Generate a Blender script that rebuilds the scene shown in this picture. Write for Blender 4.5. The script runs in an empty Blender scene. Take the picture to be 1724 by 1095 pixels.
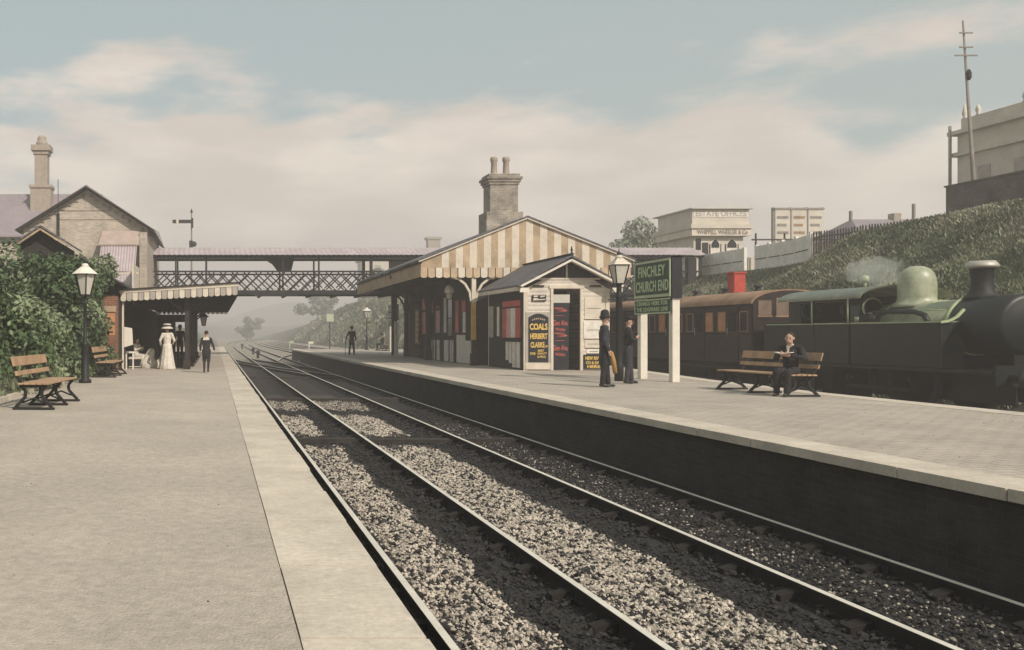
import bpy, bmesh, math, random
import numpy as np
from mathutils import Vector, Matrix
random.seed(7); rng = np.random.default_rng(7)
R = math.radians
S = bpy.context.scene; C = S.collection

# ------------------------------------------------------------------ camera
# camera looks straight along the line (+Y); the view is shifted like a rising/cross front
CX, CY, F, HZ = 362.0, 563.0, 1500.0, 2.23
cam = bpy.data.cameras.new('camera'); co = bpy.data.objects.new('camera', cam); C.objects.link(co)
co.location = (0, 0, HZ); co.rotation_euler = (R(90), 0, 0)
cam.sensor_width = 36; cam.lens = F / 1724 * 36
cam.shift_x = (862 - CX) / 1724; cam.shift_y = (CY - 547.5) / 1724
cam.clip_start = 0.1; cam.clip_end = 6000
S.camera = co

# ------------------------------------------------------------------ sky, sun, exposure
SUN_EL, SUN_AZ = R(39), R(150)          # azimuth clockwise from +Y: sun stands right and behind the camera
w = bpy.data.worlds.new('World'); S.world = w; w.use_nodes = True
nt = w.node_tree; N = nt.nodes; L = nt.links
for n in list(N): N.remove(n)
out = N.new('ShaderNodeOutputWorld'); bg = N.new('ShaderNodeBackground'); bg.inputs[1].default_value = 0.125
sky = N.new('ShaderNodeTexSky'); sky.sky_type = 'NISHITA'; sky.sun_disc = False
sky.sun_elevation = SUN_EL; sky.sun_rotation = SUN_AZ; sky.altitude = 50; sky.dust_density = 3.0; sky.air_density = 1.0; sky.ozone_density = 1.2
tc = N.new('ShaderNodeTexCoord'); sep = N.new('ShaderNodeSeparateXYZ'); L.new(tc.outputs['Generated'], sep.inputs[0])
mp = N.new('ShaderNodeMapping'); mp.inputs['Scale'].default_value = (1.0, 1.0, 3.2); L.new(tc.outputs['Generated'], mp.inputs[0])
nz = N.new('ShaderNodeTexNoise'); nz.inputs['Scale'].default_value = 4.6; nz.inputs['Detail'].default_value = 7; nz.inputs['Roughness'].default_value = 0.52
L.new(mp.outputs[0], nz.inputs['Vector'])
# cover = noise - (elevation-based threshold)
m1 = N.new('ShaderNodeMath'); m1.operation = 'MULTIPLY'; m1.inputs[1].default_value = -2.2; L.new(sep.outputs['Z'], m1.inputs[0])
m2 = N.new('ShaderNodeMath'); m2.operation = 'ADD'; L.new(nz.outputs['Fac'], m2.inputs[0]); L.new(m1.outputs[0], m2.inputs[1])
mr = N.new('ShaderNodeMapRange'); mr.inputs['From Min'].default_value = -0.06; mr.inputs['From Max'].default_value = 0.11; mr.interpolation_type = 'SMOOTHSTEP'
L.new(m2.outputs[0], mr.inputs['Value'])
nz2 = N.new('ShaderNodeTexNoise'); nz2.inputs['Scale'].default_value = 5.5; nz2.inputs['Detail'].default_value = 6; L.new(mp.outputs[0], nz2.inputs['Vector'])
cr = N.new('ShaderNodeValToRGB'); cr.color_ramp.elements[0].position = 0.40; cr.color_ramp.elements[0].color = (5.1, 4.5, 4.0, 1)
cr.color_ramp.elements[1].position = 0.60; cr.color_ramp.elements[1].color = (6.4, 5.7, 5.0, 1)
L.new(nz2.outputs['Fac'], cr.inputs[0])
hs = N.new('ShaderNodeMixRGB'); hs.inputs['Fac'].default_value = 0.7; hs.inputs['Color2'].default_value = (3.2, 3.85, 3.45, 1); L.new(sky.outputs[0], hs.inputs['Color1'])
mx = N.new('ShaderNodeMixRGB'); L.new(mr.outputs[0], mx.inputs['Fac']); L.new(hs.outputs[0], mx.inputs['Color1']); L.new(cr.outputs[0], mx.inputs['Color2'])
L.new(mx.outputs[0], bg.inputs[0]); L.new(bg.outputs[0], out.inputs[0])
sun = bpy.data.lights.new('sun', 'SUN'); sun.energy = 3.6; sun.angle = R(0.6); sun.color = (1, 0.915, 0.82)
so = bpy.data.objects.new('sun', sun); C.objects.link(so)
sd = Vector((math.sin(SUN_AZ) * math.cos(SUN_EL), math.cos(SUN_AZ) * math.cos(SUN_EL), math.sin(SUN_EL)))
so.rotation_euler = sd.to_track_quat('Z', 'Y').to_euler(); so.location = (30, -30, 40)
S.view_settings.view_transform = 'Standard'; S.view_settings.look = 'None'; S.view_settings.exposure = 0.20; S.view_settings.gamma = 1
S.render.engine = 'CYCLES'
S.cycles.max_bounces = 6; S.cycles.volume_bounces = 1; S.cycles.use_denoising = True
S.cycles.volume_step_rate = 4; S.cycles.transparent_max_bounces = 8

# ------------------------------------------------------------------ materials
def mat(name, col, rough=0.85, var=0.22, scale=2.0, bump=0.0, bscale=30.0, metal=0.0, spec=0.3, col2=None, pattern=None, pk=None, speck=.16):
    m = bpy.data.materials.new(name); m.use_nodes = True; t = m.node_tree; n = t.nodes; l = t.links
    b = n['Principled BSDF']; b.inputs['Roughness'].default_value = rough; b.inputs['Metallic'].default_value = metal
    b.inputs['Specular IOR Level'].default_value = spec
    tx = n.new('ShaderNodeTexCoord'); src = tx.outputs['Object']
    a = n.new('ShaderNodeTexNoise'); a.inputs['Scale'].default_value = scale; a.inputs['Detail'].default_value = 8; a.inputs['Roughness'].default_value = 0.65
    l.new(src, a.inputs['Vector'])
    r = n.new('ShaderNodeMapRange'); r.inputs['From Min'].default_value = 0.3; r.inputs['From Max'].default_value = 0.7
    l.new(a.outputs['Fac'], r.inputs['Value'])
    c2 = col2 or tuple(c * (1 - var * 1.4) for c in col); c1 = col if col2 else tuple(min(1, c * (1 + var)) for c in col)
    mxx = n.new('ShaderNodeMixRGB'); mxx.inputs['Color1'].default_value = (*c2, 1); mxx.inputs['Color2'].default_value = (*c1, 1)
    l.new(r.outputs[0], mxx.inputs['Fac']); colout = mxx.outputs[0]; h = None
    sp = n.new('ShaderNodeTexNoise'); sp.inputs['Scale'].default_value = max(12, scale * 14); sp.inputs['Detail'].default_value = 9; sp.inputs['Roughness'].default_value = .8; l.new(src, sp.inputs['Vector'])
    sr = n.new('ShaderNodeMapRange'); sr.inputs['From Min'].default_value = .35; sr.inputs['From Max'].default_value = .65; sr.inputs['To Min'].default_value = 1 - speck; sr.inputs['To Max'].default_value = 1 + speck * .6; l.new(sp.outputs['Fac'], sr.inputs['Value'])
    sm_ = n.new('ShaderNodeMixRGB'); sm_.blend_type = 'MULTIPLY'; sm_.inputs['Fac'].default_value = 1; l.new(colout, sm_.inputs['Color1']); l.new(sr.outputs[0], sm_.inputs['Color2']); colout = sm_.outputs[0]
    if pattern:
        colout, h = pattern(n, l, tx, colout, pk or {})
    l.new(colout, b.inputs['Base Color'])
    if bump or h:
        bm_ = n.new('ShaderNodeBump'); bm_.inputs['Strength'].default_value = min(1, bump or 0.4); bm_.inputs['Distance'].default_value = (pk or {}).get('bd', 0.02)
        if h is None:
            bn = n.new('ShaderNodeTexNoise'); bn.inputs['Scale'].default_value = bscale; bn.inputs['Detail'].default_value = 6; l.new(src, bn.inputs['Vector']); h = bn.outputs['Fac']
        l.new(h, bm_.inputs['Height']); l.new(bm_.outputs[0], b.inputs['Normal'])
    return m
def p_brick(n, l, tx, base, k):
    s = n.new('ShaderNodeSeparateXYZ'); l.new(tx.outputs['Object'], s.inputs[0])
    ad = n.new('ShaderNodeMath'); l.new(s.outputs['X'], ad.inputs[0]); l.new(s.outputs['Y'], ad.inputs[1])
    cb = n.new('ShaderNodeCombineXYZ'); l.new(ad.outputs[0], cb.inputs['X'])
    l.new(s.outputs['Z'] if not k.get('flat') else s.outputs['Y'], cb.inputs['Y'])
    if k.get('flat'): l.new(s.outputs['X'], cb.inputs['X'])
    bt = n.new('ShaderNodeTexBrick'); bt.inputs['Scale'].default_value = 1.0
    bt.inputs['Brick Width'].default_value = k.get('w', 0.23); bt.inputs['Row Height'].default_value = k.get('h', 0.078); bt.inputs['Mortar Size'].default_value = k.get('m', 0.009)
    bt.inputs['Mortar Smooth'].default_value = 0.2
    bt.inputs['Color1'].default_value = (1, 1, 1, 1); bt.inputs['Color2'].default_value = (*([k.get('c2', 0.72)] * 3), 1); bt.inputs['Mortar'].default_value = (*([k.get('mc', 1.25)] * 3), 1)
    l.new(cb.outputs[0], bt.inputs['Vector'])
    mm = n.new('ShaderNodeMixRGB'); mm.blend_type = 'MULTIPLY'; mm.inputs['Fac'].default_value = 1; l.new(base, mm.inputs['Color1']); l.new(bt.outputs['Color'], mm.inputs['Color2'])
    inv = n.new('ShaderNodeMath'); inv.operation = 'SUBTRACT'; inv.inputs[0].default_value = 1; l.new(bt.outputs['Fac'], inv.inputs[1])
    return mm.outputs[0], inv.outputs[0]
def p_wave(n, l, tx, base, k):     # boards or corrugation running along one axis
    wv = n.new('ShaderNodeTexWave'); wv.wave_type = 'BANDS'; wv.bands_direction = k.get('axis', 'X'); wv.wave_profile = k.get('prof', 'SIN')
    wv.inputs['Scale'].default_value = k.get('s', 3.0); l.new(tx.outputs['Object'], wv.inputs['Vector'])
    rp = n.new('ShaderNodeMapRange'); rp.inputs['From Min'].default_value = 0; rp.inputs['From Max'].default_value = k.get('edge', 0.3)
    rp.inputs['To Min'].default_value = k.get('dark', 0.45); rp.inputs['To Max'].default_value = 1; l.new(wv.outputs['Fac'], rp.inputs['Value'])
    mm = n.new('ShaderNodeMixRGB'); mm.blend_type = 'MULTIPLY'; mm.inputs['Fac'].default_value = 1; l.new(base, mm.inputs['Color1']); l.new(rp.outputs[0], mm.inputs['Color2'])
    return mm.outputs[0], wv.outputs['Fac']
def p_ballast(n, l, tx, base, k):  # cinder bed: pale stone lanes between oily black lanes under and beside the rails
    s = n.new('ShaderNodeSeparateXYZ'); l.new(tx.outputs['Object'], s.inputs[0])
    d = n.new('ShaderNodeTexNoise'); d.inputs['Scale'].default_value = 2.2; d.inputs['Detail'].default_value = 7; l.new(tx.outputs['Object'], d.inputs['Vector'])
    dd = n.new('ShaderNodeMath'); dd.operation = 'MULTIPLY_ADD'; dd.inputs[1].default_value = 0.35; dd.inputs[2].default_value = -0.17; l.new(d.outputs['Fac'], dd.inputs[0])
    ax = n.new('ShaderNodeMath'); l.new(s.outputs['X'], ax.inputs[0]); l.new(dd.outputs[0], ax.inputs[1])
    mrr = n.new('ShaderNodeMapRange'); mrr.inputs['From Min'].default_value = 0; mrr.inputs['From Max'].default_value = 20; l.new(ax.outputs[0], mrr.inputs['Value'])
    rp = n.new('ShaderNodeValToRGB'); el = rp.color_ramp.elements
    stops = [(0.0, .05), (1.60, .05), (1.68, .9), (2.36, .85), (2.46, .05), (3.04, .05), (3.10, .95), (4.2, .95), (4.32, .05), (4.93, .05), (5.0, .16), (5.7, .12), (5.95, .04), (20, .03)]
    el[0].position = 0; el[0].color = (.05, .05, .05, 1); el[1].position = 1; el[1].color = (.03, .03, .03, 1)
    for x, v in stops[1:-1]:
        e = el.new(x / 20); e.color = (v, v, v, 1)
    l.new(mrr.outputs[0], rp.inputs[0])
    # far reach: mostly black cinders with a few pale cross bands
    st = n.new('ShaderNodeTexNoise'); st.inputs['Scale'].default_value = 26; st.inputs['Detail'].default_value = 3; l.new(tx.outputs['Object'], st.inputs['Vector'])
    th = n.new('ShaderNodeMapRange'); th.inputs['From Min'].default_value = 0.46; th.inputs['From Max'].default_value = 0.54; l.new(st.outputs['Fac'], th.inputs['Value'])
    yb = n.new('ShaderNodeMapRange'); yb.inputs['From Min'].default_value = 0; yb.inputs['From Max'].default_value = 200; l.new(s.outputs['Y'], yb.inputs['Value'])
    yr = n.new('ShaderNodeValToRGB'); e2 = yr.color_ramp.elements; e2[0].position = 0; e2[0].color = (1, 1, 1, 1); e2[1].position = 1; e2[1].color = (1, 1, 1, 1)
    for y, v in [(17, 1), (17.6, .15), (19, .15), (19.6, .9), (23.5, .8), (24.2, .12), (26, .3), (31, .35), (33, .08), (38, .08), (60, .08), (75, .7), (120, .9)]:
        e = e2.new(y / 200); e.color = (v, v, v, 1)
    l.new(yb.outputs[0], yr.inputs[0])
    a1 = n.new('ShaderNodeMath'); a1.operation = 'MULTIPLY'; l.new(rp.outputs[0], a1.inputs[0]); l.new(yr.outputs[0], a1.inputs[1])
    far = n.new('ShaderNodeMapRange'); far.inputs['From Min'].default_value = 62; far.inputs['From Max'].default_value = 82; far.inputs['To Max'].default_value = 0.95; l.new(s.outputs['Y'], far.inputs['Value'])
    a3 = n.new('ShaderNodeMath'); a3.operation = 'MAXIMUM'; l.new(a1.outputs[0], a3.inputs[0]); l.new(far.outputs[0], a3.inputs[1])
    t2 = n.new('ShaderNodeMapRange'); t2.inputs['To Min'].default_value = 0.25; l.new(th.outputs[0], t2.inputs['Value'])
    a2 = n.new('ShaderNodeMath'); a2.operation = 'MULTIPLY'; l.new(a3.outputs[0], a2.inputs[0]); l.new(t2.outputs[0], a2.inputs[1])
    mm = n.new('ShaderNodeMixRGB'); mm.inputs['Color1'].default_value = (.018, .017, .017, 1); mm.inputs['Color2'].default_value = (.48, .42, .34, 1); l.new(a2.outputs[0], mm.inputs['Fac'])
    return mm.outputs[0], st.outputs['Fac']

M = dict(
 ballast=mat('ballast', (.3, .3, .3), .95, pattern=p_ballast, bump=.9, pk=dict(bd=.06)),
 stonem=mat('mid_stone', (.27, .235, .195), .95, .3, 6), stone=mat('pale_stone', (.53, .46, .38), .95, .35, 6), cinder=mat('cinder', (.035, .033, .033), .95, .4, 8),
 ground=mat('ground', (.16, .14, .11), .95, .3, .2, .4, 4),
 asphalt=mat('platform_asphalt', (.52, .45, .37), .95, .10, .7, .6, 60, col2=(.40, .345, .285), speck=.22),
 pavers=mat('platform_pavers', (.47, .405, .335), .95, .14, .8, .5, pattern=p_brick, pk=dict(flat=True, w=.30, h=.15, m=.012, mc=.64, c2=.92, bd=.01)),
 coping=mat('coping_stone', (.57, .495, .405), .9, .16, 1.7, .35, 25),
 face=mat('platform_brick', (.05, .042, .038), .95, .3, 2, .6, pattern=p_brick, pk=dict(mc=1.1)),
 steel=mat('rail_head', (.74, .68, .58), .45, .10, 3, metal=.1, spec=.5), rust=mat('rail_web', (.022, .017, .015), .9, .3, 5),
 timber=mat('tarred_timber', (.04, .033, .028), .9, .35, 6, .4, 30), dark=mat('black_iron', (.014, .014, .015), .6, .2, 4, spec=.35),
 grime=mat('sooty_paint', (.028, .025, .024), .85, .4, 2), cream=mat('cream_paint', (.66, .58, .47), .75, .12, 2.2, .25, 14),
 peach=mat('peach_paint', (.54, .405, .27), .8, .2, 1.4, .25, 14), orange=mat('buff_paint', (.45, .335, .215), .8, .25, 1.4, .25, 14), grey=mat('grey_paint', (.40, .36, .31), .8, .15, 2.5, .2, 14),
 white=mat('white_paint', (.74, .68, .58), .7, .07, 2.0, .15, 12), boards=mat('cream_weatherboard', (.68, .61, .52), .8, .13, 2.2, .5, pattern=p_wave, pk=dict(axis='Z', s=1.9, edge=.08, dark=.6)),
 dboards=mat('dark_shaded_boarding', (.036, .03, .026), .85, .35, 3, .5, pattern=p_wave, pk=dict(axis='Y', s=2.2, edge=.15, dark=.4)),
 slate=mat('slate', (.15, .14, .15), .7, .2, 1.2, .6, pattern=p_brick, pk=dict(w=.32, h=.11, m=.012, mc=.45, c2=.8)),
 mauve=mat('mauve_slate', (.30, .25, .265), .75, .12, .8, .4, pattern=p_brick, pk=dict(w=.32, h=.14, m=.01, mc=.7, c2=.9)),
 corr=mat('corrugated_iron', (.44, .37, .37), .6, .15, 1.0, .8, spec=.4), corrb=mat('rusty_buff_sheet', (.42, .33, .28), .7, .2, 1.0),
 brick=mat('stock_brick', (.50, .43, .35), .95, .20, 1.3, .5, pattern=p_brick, pk=dict(mc=1.15)),
 brickr=mat('red_brick', (.24, .12, .075), .95, .3, 1.5, .5, pattern=p_brick, pk=dict(mc=1.5)),
 brickg=mat('sooty_brick', (.34, .295, .245), .95, .35, 2.0, .6, pattern=p_brick, pk=dict(mc=1.25)),
 pot=mat('chimney_pot', (.36, .30, .24), .85, .15, 4), stucco=mat('stucco', (.60, .54, .45), .9, .12, 1.2, .2),
 leaf=mat('ivy_leaf', (.10, .15, .055), .6, .5, .9, col2=(.03, .055, .022), spec=.4), leaf2=mat('pale_leaf', (.20, .24, .13), .6, .3, 1.5, spec=.4),
 bark=mat('bark', (.06, .045, .035), .95, .3, 6), soil=mat('bank_soil', (.11, .11, .065), .95, .45, .8, .7, 6, col2=(.055, .06, .038)),
 grassb=mat('grass_blade', (.20, .225, .125), .8, .5, .35, col2=(.085, .10, .06)), grassd=mat('dry_grass', (.32, .31, .21), .8, .4, .5),
 hill=mat('far_hill', (.14, .14, .12), .95, .25, .01),
 glass=mat('dark_glass', (.02, .022, .025), .12, .2, 1, spec=.6), lampglass=mat('lamp_glass', (.55, .52, .45), .25, .06, 2, spec=.5),
 red=mat('red_enamel', (.52, .085, .065), .5, .3, 1.5, spec=.4), pink=mat('faded_pink_bill', (.60, .37, .34), .8, .18, 3), paper=mat('paper_bill', (.74, .68, .60), .85, .15, 5),
 ochre=mat('ochre_enamel', (.56, .33, .075), .6, .18, 3), yellow=mat('yellow_lettering', (.72, .48, .13), .6, .12, 9), pinkl=mat('red_lettering', (.55, .13, .11), .6, .1, 9),
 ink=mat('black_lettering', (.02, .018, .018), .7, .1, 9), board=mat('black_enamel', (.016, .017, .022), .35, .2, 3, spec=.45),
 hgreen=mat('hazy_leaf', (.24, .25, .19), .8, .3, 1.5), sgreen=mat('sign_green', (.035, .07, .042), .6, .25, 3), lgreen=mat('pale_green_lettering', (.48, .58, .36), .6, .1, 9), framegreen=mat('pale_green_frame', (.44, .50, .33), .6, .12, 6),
 slat=mat('bench_slat', (.42, .27, .16), .65, .22, 4, .2, 40), teak=mat('varnished_teak', (.030, .019, .014), .38, .45, 1.5, spec=.5), croof=mat('coach_roof', (.34, .21, .13), .8, .30, 1.2, .2, 10),
 sunpane_bill=mat('orange_sunlit_pane_and_bill', (.50, .25, .12), .7, .2, 3), panel=mat('pale_blind', (.20, .14, .10), .7, .2, 3),  # orange of sunlight through carriage windows; also colours the pasted bills
 loco=mat('loco_green_sky_sheen', (.37, .385, .26), .42, .30, 1.6, spec=.55), locod=mat('loco_dark', (.009, .011, .009), .45, .35, 1.3, spec=.4), lining=mat('pale_lining', (.45, .52, .30), .5, .1, 3),  # sky reflection is put into the paler green of the engine tops
 copper=mat('white_metal_cap', (.48, .44, .38), .5, .1, 3, metal=.3), skin=mat('skin', (.50, .31, .23), .6, .08, 8), hair=mat('dark_hair', (.03, .022, .018), .7, .2, 20),
 coat=mat('black_cloth', (.026, .024, .026), .9, .45, 6, .9, 9, pk=dict(bd=.05)), navy=mat('navy_cloth', (.045, .046, .055), .9, .45, 6, .9, 9, pk=dict(bd=.05)),
 cloth=mat('white_cotton', (.68, .62, .53), .85, .12, 6, .8, 9, pk=dict(bd=.05)), tan=mat('tan_cloth', (.40, .23, .075), .85, .2, 6), shoe=mat('boot_leather', (.02, .017, .015), .4, .2, 8, spec=.5),
 redhut=mat('red_oxide', (.50, .07, .045), .8, .25, 1.5, .3, 10), pole=mat('pole_wood', (.26, .23, .20), .9, .2, 3), fencew=mat('whitewashed_fence', (.84, .79, .70), .85, .12, 2, .3, 12),
 fenced=mat('weathered_paling', (.10, .088, .075), .9, .3, 4), wall=mat('dark_retaining', (.15, .13, .11), .95, .3, 1.2, .5, pattern=p_brick, pk=dict(mc=1.2)),
)

# ------------------------------------------------------------------ builders
OFF = {}
def thing(name, label, cat, loc=(0, 0, 0), group=None):
    o = bpy.data.objects.new(name, None); C.objects.link(o); o.location = loc; o.empty_display_size = .3
    o['label'] = label; o['category'] = cat
    if group: o['group'] = group
    OFF[o.name] = Vector(loc); return o
def tag(o, label, cat, group=None):
    o['label'] = label; o['category'] = cat
    if group: o['group'] = group
    return o
class MB:
    def __init__(s): s.v = []; s.f = []; s.m = []; s.mi = 0; s.smooth = False; s.sf = []
    def add(s, vs, fs):
        b = len(s.v); s.v += [tuple(p) for p in vs]
        for f in fs: s.f.append([i + b for i in f]); s.m.append(s.mi); s.sf.append(s.smooth)
    def box(s, x0, x1, y0, y1, z0, z1):
        s.add([(x0, y0, z0), (x1, y0, z0), (x1, y1, z0), (x0, y1, z0), (x0, y0, z1), (x1, y0, z1), (x1, y1, z1), (x0, y1, z1)],
              [(0, 3, 2, 1), (4, 5, 6, 7), (0, 1, 5, 4), (1, 2, 6, 5), (2, 3, 7, 6), (3, 0, 4, 7)]); return s
    def prism(s, poly, ax, a, b):      # poly in the other two axes (cyclic order kept), extruded along ax
        def P(u, v, t): return {'x': (t, u, v), 'y': (u, t, v), 'z': (u, v, t)}[ax]
        n = len(poly); vs = [P(u, v, a) for u, v in poly] + [P(u, v, b) for u, v in poly]
        s.add(vs, [list(range(n)), list(range(2 * n - 1, n - 1, -1))] + [(i, i + n, (i + 1) % n + n, (i + 1) % n) for i in range(n)]); return s
    def beam(s, p, q, w, h=None, up=(0, 0, 1)):
        h = h or w; p = Vector(p); q = Vector(q); d = (q - p).normalized(); u = Vector(up)
        if abs(d.dot(u)) > .98: u = Vector((0, 1, 0))
        a = d.cross(u).normalized() * w / 2; b = a.cross(d).normalized() * h / 2
        s.add([p - a - b, p + a - b, p + a + b, p - a + b, q - a - b, q + a - b, q + a + b, q - a + b],
              [(0, 3, 2, 1), (4, 5, 6, 7), (0, 1, 5, 4), (1, 2, 6, 5), (2, 3, 7, 6), (3, 0, 4, 7)]); return s
    def tube(s, pts, rad, n=10, caps=True):
        pts = [Vector(p) for p in pts]; rad = rad if isinstance(rad, (list, tuple)) else [rad] * len(pts)
        vs = []; fs = []; pa = None; sm = s.smooth; s.smooth = True
        for i, p in enumerate(pts):
            d = (pts[min(i + 1, len(pts) - 1)] - pts[max(i - 1, 0)]).normalized()
            if pa is None: u = Vector((0, 0, 1)) if abs(d.z) < .9 else Vector((1, 0, 0)); a = d.cross(u).normalized()
            else: a = (pa - d * pa.dot(d)).normalized()
            pa = a; b = d.cross(a)
            for k in range(n):
                t = 2 * math.pi * k / n; vs.append(p + (a * math.cos(t) + b * math.sin(t)) * rad[i])
        for i in range(len(pts) - 1):
            for k in range(n): fs.append((i * n + k, i * n + (k + 1) % n, (i + 1) * n + (k + 1) % n, (i + 1) * n + k))
        if caps: fs.append(list(range(n - 1, -1, -1))); fs.append([(len(pts) - 1) * n + k for k in range(n)])
        s.add(vs, fs); s.smooth = sm; return s
    def lathe(s, c, prof, n=24, axis='z', fold=0, nf=9):
        vs = []; fs = []; sm = s.smooth; s.smooth = True
        for j, (r, h) in enumerate(prof):
            for k in range(n):
                t = 2 * math.pi * k / n; rr = max(r, 1e-4) * (1 + fold * math.sin(nf * t + j * .3) * (1 if r > 0.05 else 0)); a, b = rr * math.cos(t), rr * math.sin(t)
                vs.append({'z': (c[0] + a, c[1] + b, c[2] + h), 'y': (c[0] + a, c[1] + h, c[2] + b), 'x': (c[0] + h, c[1] + a, c[2] + b)}[axis])
        for j in range(len(prof) - 1):
            for k in range(n): fs.append((j * n + k, j * n + (k + 1) % n, (j + 1) * n + (k + 1) % n, (j + 1) * n + k))
        fs.append(list(range(n - 1, -1, -1))); fs.append([(len(prof) - 1) * n + k for k in range(n)])
        s.add(vs, fs); s.smooth = sm; return s
    def build(s, name, mats, parent=None, bevel=0, kind=None, fixn=True):
        off = OFF.get(parent.name, Vector((0, 0, 0))) if parent else Vector((0, 0, 0))
        me = bpy.data.meshes.new(name)
        me.from_pydata([(a - off.x, b - off.y, c - off.z) for a, b, c in s.v], [], s.f)
        mats = mats if isinstance(mats, (list, tuple)) else [mats]
        for m_ in mats: me.materials.append(M[m_])
        me.polygons.foreach_set('material_index', s.m); me.polygons.foreach_set('use_smooth', s.sf)
        if fixn:
            bm = bmesh.new(); bm.from_mesh(me); bmesh.ops.recalc_face_normals(bm, faces=bm.faces); bm.to_mesh(me); bm.free()
        o = bpy.data.objects.new(name, me); C.objects.link(o)
        if parent: o.parent = parent; OFF[o.name] = off
        else: OFF[o.name] = Vector((0, 0, 0))
        if bevel:
            bv = o.modifiers.new('b', 'BEVEL'); bv.width = bevel; bv.segments = 2; bv.limit_method = 'ANGLE'; bv.angle_limit = R(40)
        if kind: o['kind'] = kind
        return o
def copy_tree(o, parent=None):
    c = o.copy(); C.objects.link(c); OFF[c.name] = OFF.get(o.name, Vector((0, 0, 0))); c.parent = parent
    for ch in list(o.children): copy_tree(ch, c)
    return c
def ZP(): return 0.93
FR = dict(front=((1, 0, 0), (0, 0, 1), (0, -1, 0)), side=((0, -1, 0), (0, 0, 1), (-1, 0, 0)))
def text(parent, s, centre, wd, ht, frame, mat_, name='lettering', bold=.012, depth=.012, sp=1.0):
    cu = bpy.data.curves.new('t', 'FONT'); cu.body = s; cu.size = 1; cu.offset = bold; cu.extrude = .5; cu.align_x = 'CENTER'; cu.resolution_u = 3
    cu.space_character = sp
    to = bpy.data.objects.new('t', cu); C.objects.link(to); bpy.context.view_layer.update()
    me = bpy.data.meshes.new_from_object(to.evaluated_get(bpy.context.evaluated_depsgraph_get())); bpy.data.objects.remove(to)
    n = len(me.vertices); co_ = np.empty(n * 3, dtype=np.float32); me.vertices.foreach_get('co', co_); co_ = co_.reshape(-1, 3)
    mn, mxx = co_.min(0), co_.max(0); sc = np.array([wd / (mxx[0] - mn[0]), ht / (mxx[1] - mn[1]), depth]); cen = (mn + mxx) / 2
    q = (co_ - cen) * sc; ex, ey, ez = [np.array(v) for v in FR[frame]]
    off = OFF.get(parent.name, Vector((0, 0, 0)))
    W = q[:, :1] * ex + q[:, 1:2] * ey + q[:, 2:3] * ez + np.array(centre) - np.array(off)
    me.vertices.foreach_set('co', W.astype(np.float32).ravel()); me.materials.clear(); me.materials.append(M[mat_]); me.update()
    me.name = name; o = bpy.data.objects.new(name, me); C.objects.link(o); o.parent = parent; OFF[o.name] = off; return o
def npmesh(name, V, Fc, mats, mi=None, parent=None, kind=None, smooth=False):
    me = bpy.data.meshes.new(name); k = Fc.shape[1]; off = OFF.get(parent.name, Vector((0, 0, 0))) if parent else Vector((0, 0, 0))
    V = V - np.array(off)
    me.vertices.add(len(V)); me.vertices.foreach_set('co', V.astype(np.float32).ravel())
    me.loops.add(Fc.size); me.loops.foreach_set('vertex_index', Fc.astype(np.int32).ravel())
    me.polygons.add(len(Fc)); me.polygons.foreach_set('loop_start', np.arange(len(Fc), dtype=np.int32) * k)
    me.polygons.foreach_set('loop_total', np.full(len(Fc), k, dtype=np.int32))
    for m_ in (mats if isinstance(mats, (list, tuple)) else [mats]): me.materials.append(M[m_])
    if mi is not None: me.polygons.foreach_set('material_index', mi.astype(np.int32))
    me.polygons.foreach_set('use_smooth', np.full(len(Fc), smooth))
    me.update(calc_edges=True); me.validate()
    o = bpy.data.objects.new(name, me); C.objects.link(o)
    if parent: o.parent = parent
    OFF[o.name] = off
    if kind: o['kind'] = kind
    return o
def leaves(name, blobs, n, size, mats, parent=None, frac2=.3, shell=.55, flat=1.0):
    vol = np.array([b[3] * b[4] * b[5] for b in blobs]) ** .67; pick = rng.choice(len(blobs), n, p=vol / vol.sum()); B = np.array(blobs)[pick]
    d = rng.normal(size=(n, 3)); d /= np.linalg.norm(d, axis=1)[:, None]; r = shell + (1 - shell) * rng.random(n) ** .6
    P = B[:, :3] + d * B[:, 3:6] * (r * (1 + .12 * np.sin(9 * d[:, 0] + 7 * d[:, 2])))[:, None]
    nn = d * .8 + rng.normal(size=(n, 3)) * .55 + np.array([0, 0, .25]); nn /= np.linalg.norm(nn, axis=1)[:, None]
    a = np.cross(nn, rng.normal(size=(n, 3))); a /= np.linalg.norm(a, axis=1)[:, None]; b = np.cross(nn, a)
    sz = size * (.6 + .8 * rng.random(n))[:, None]
    V = np.stack([P - a * sz, P - b * sz * .6 + nn * sz * .15, P + a * sz, P + b * sz * .6 - nn * sz * .15], 1).reshape(-1, 3)
    Fc = np.arange(n * 4).reshape(n, 4)
    # clumps: pale foliage in patches
    cl = np.sin(P[:, 0] * 2.1 + P[:, 2] * 3.3) + np.sin(P[:, 1] * 1.7 - P[:, 2] * 2.2) + rng.normal(size=n) * .7
    mi = (cl > np.quantile(cl, 1 - frac2)).astype(int)
    return npmesh(name, V, Fc, mats, mi, parent)
HAZE = 0.0028
# ================================================================== ground, track bed, platforms
b = MB(); b.add([(-1500, -60, -.06), (1500, -60, -.06), (1500, 1400, -.06), (-1500, 1400, -.06)], [(0, 1, 2, 3)]); b.build('ground', 'ground', kind='structure')
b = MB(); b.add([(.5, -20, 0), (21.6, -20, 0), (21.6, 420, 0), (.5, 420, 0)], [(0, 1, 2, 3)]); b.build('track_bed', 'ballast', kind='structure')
def far_edge(y):
    pts = [(-20, 13.3), (15.3, 13.4), (19.7, 13.5), (25.3, 14.15), (31, 15.2), (37, 16.4), (45, 17.1), (78, 17.3)]
    return float(np.interp(y, [p[0] for p in pts], [p[1] for p in pts]))
Z0 = .93
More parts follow.
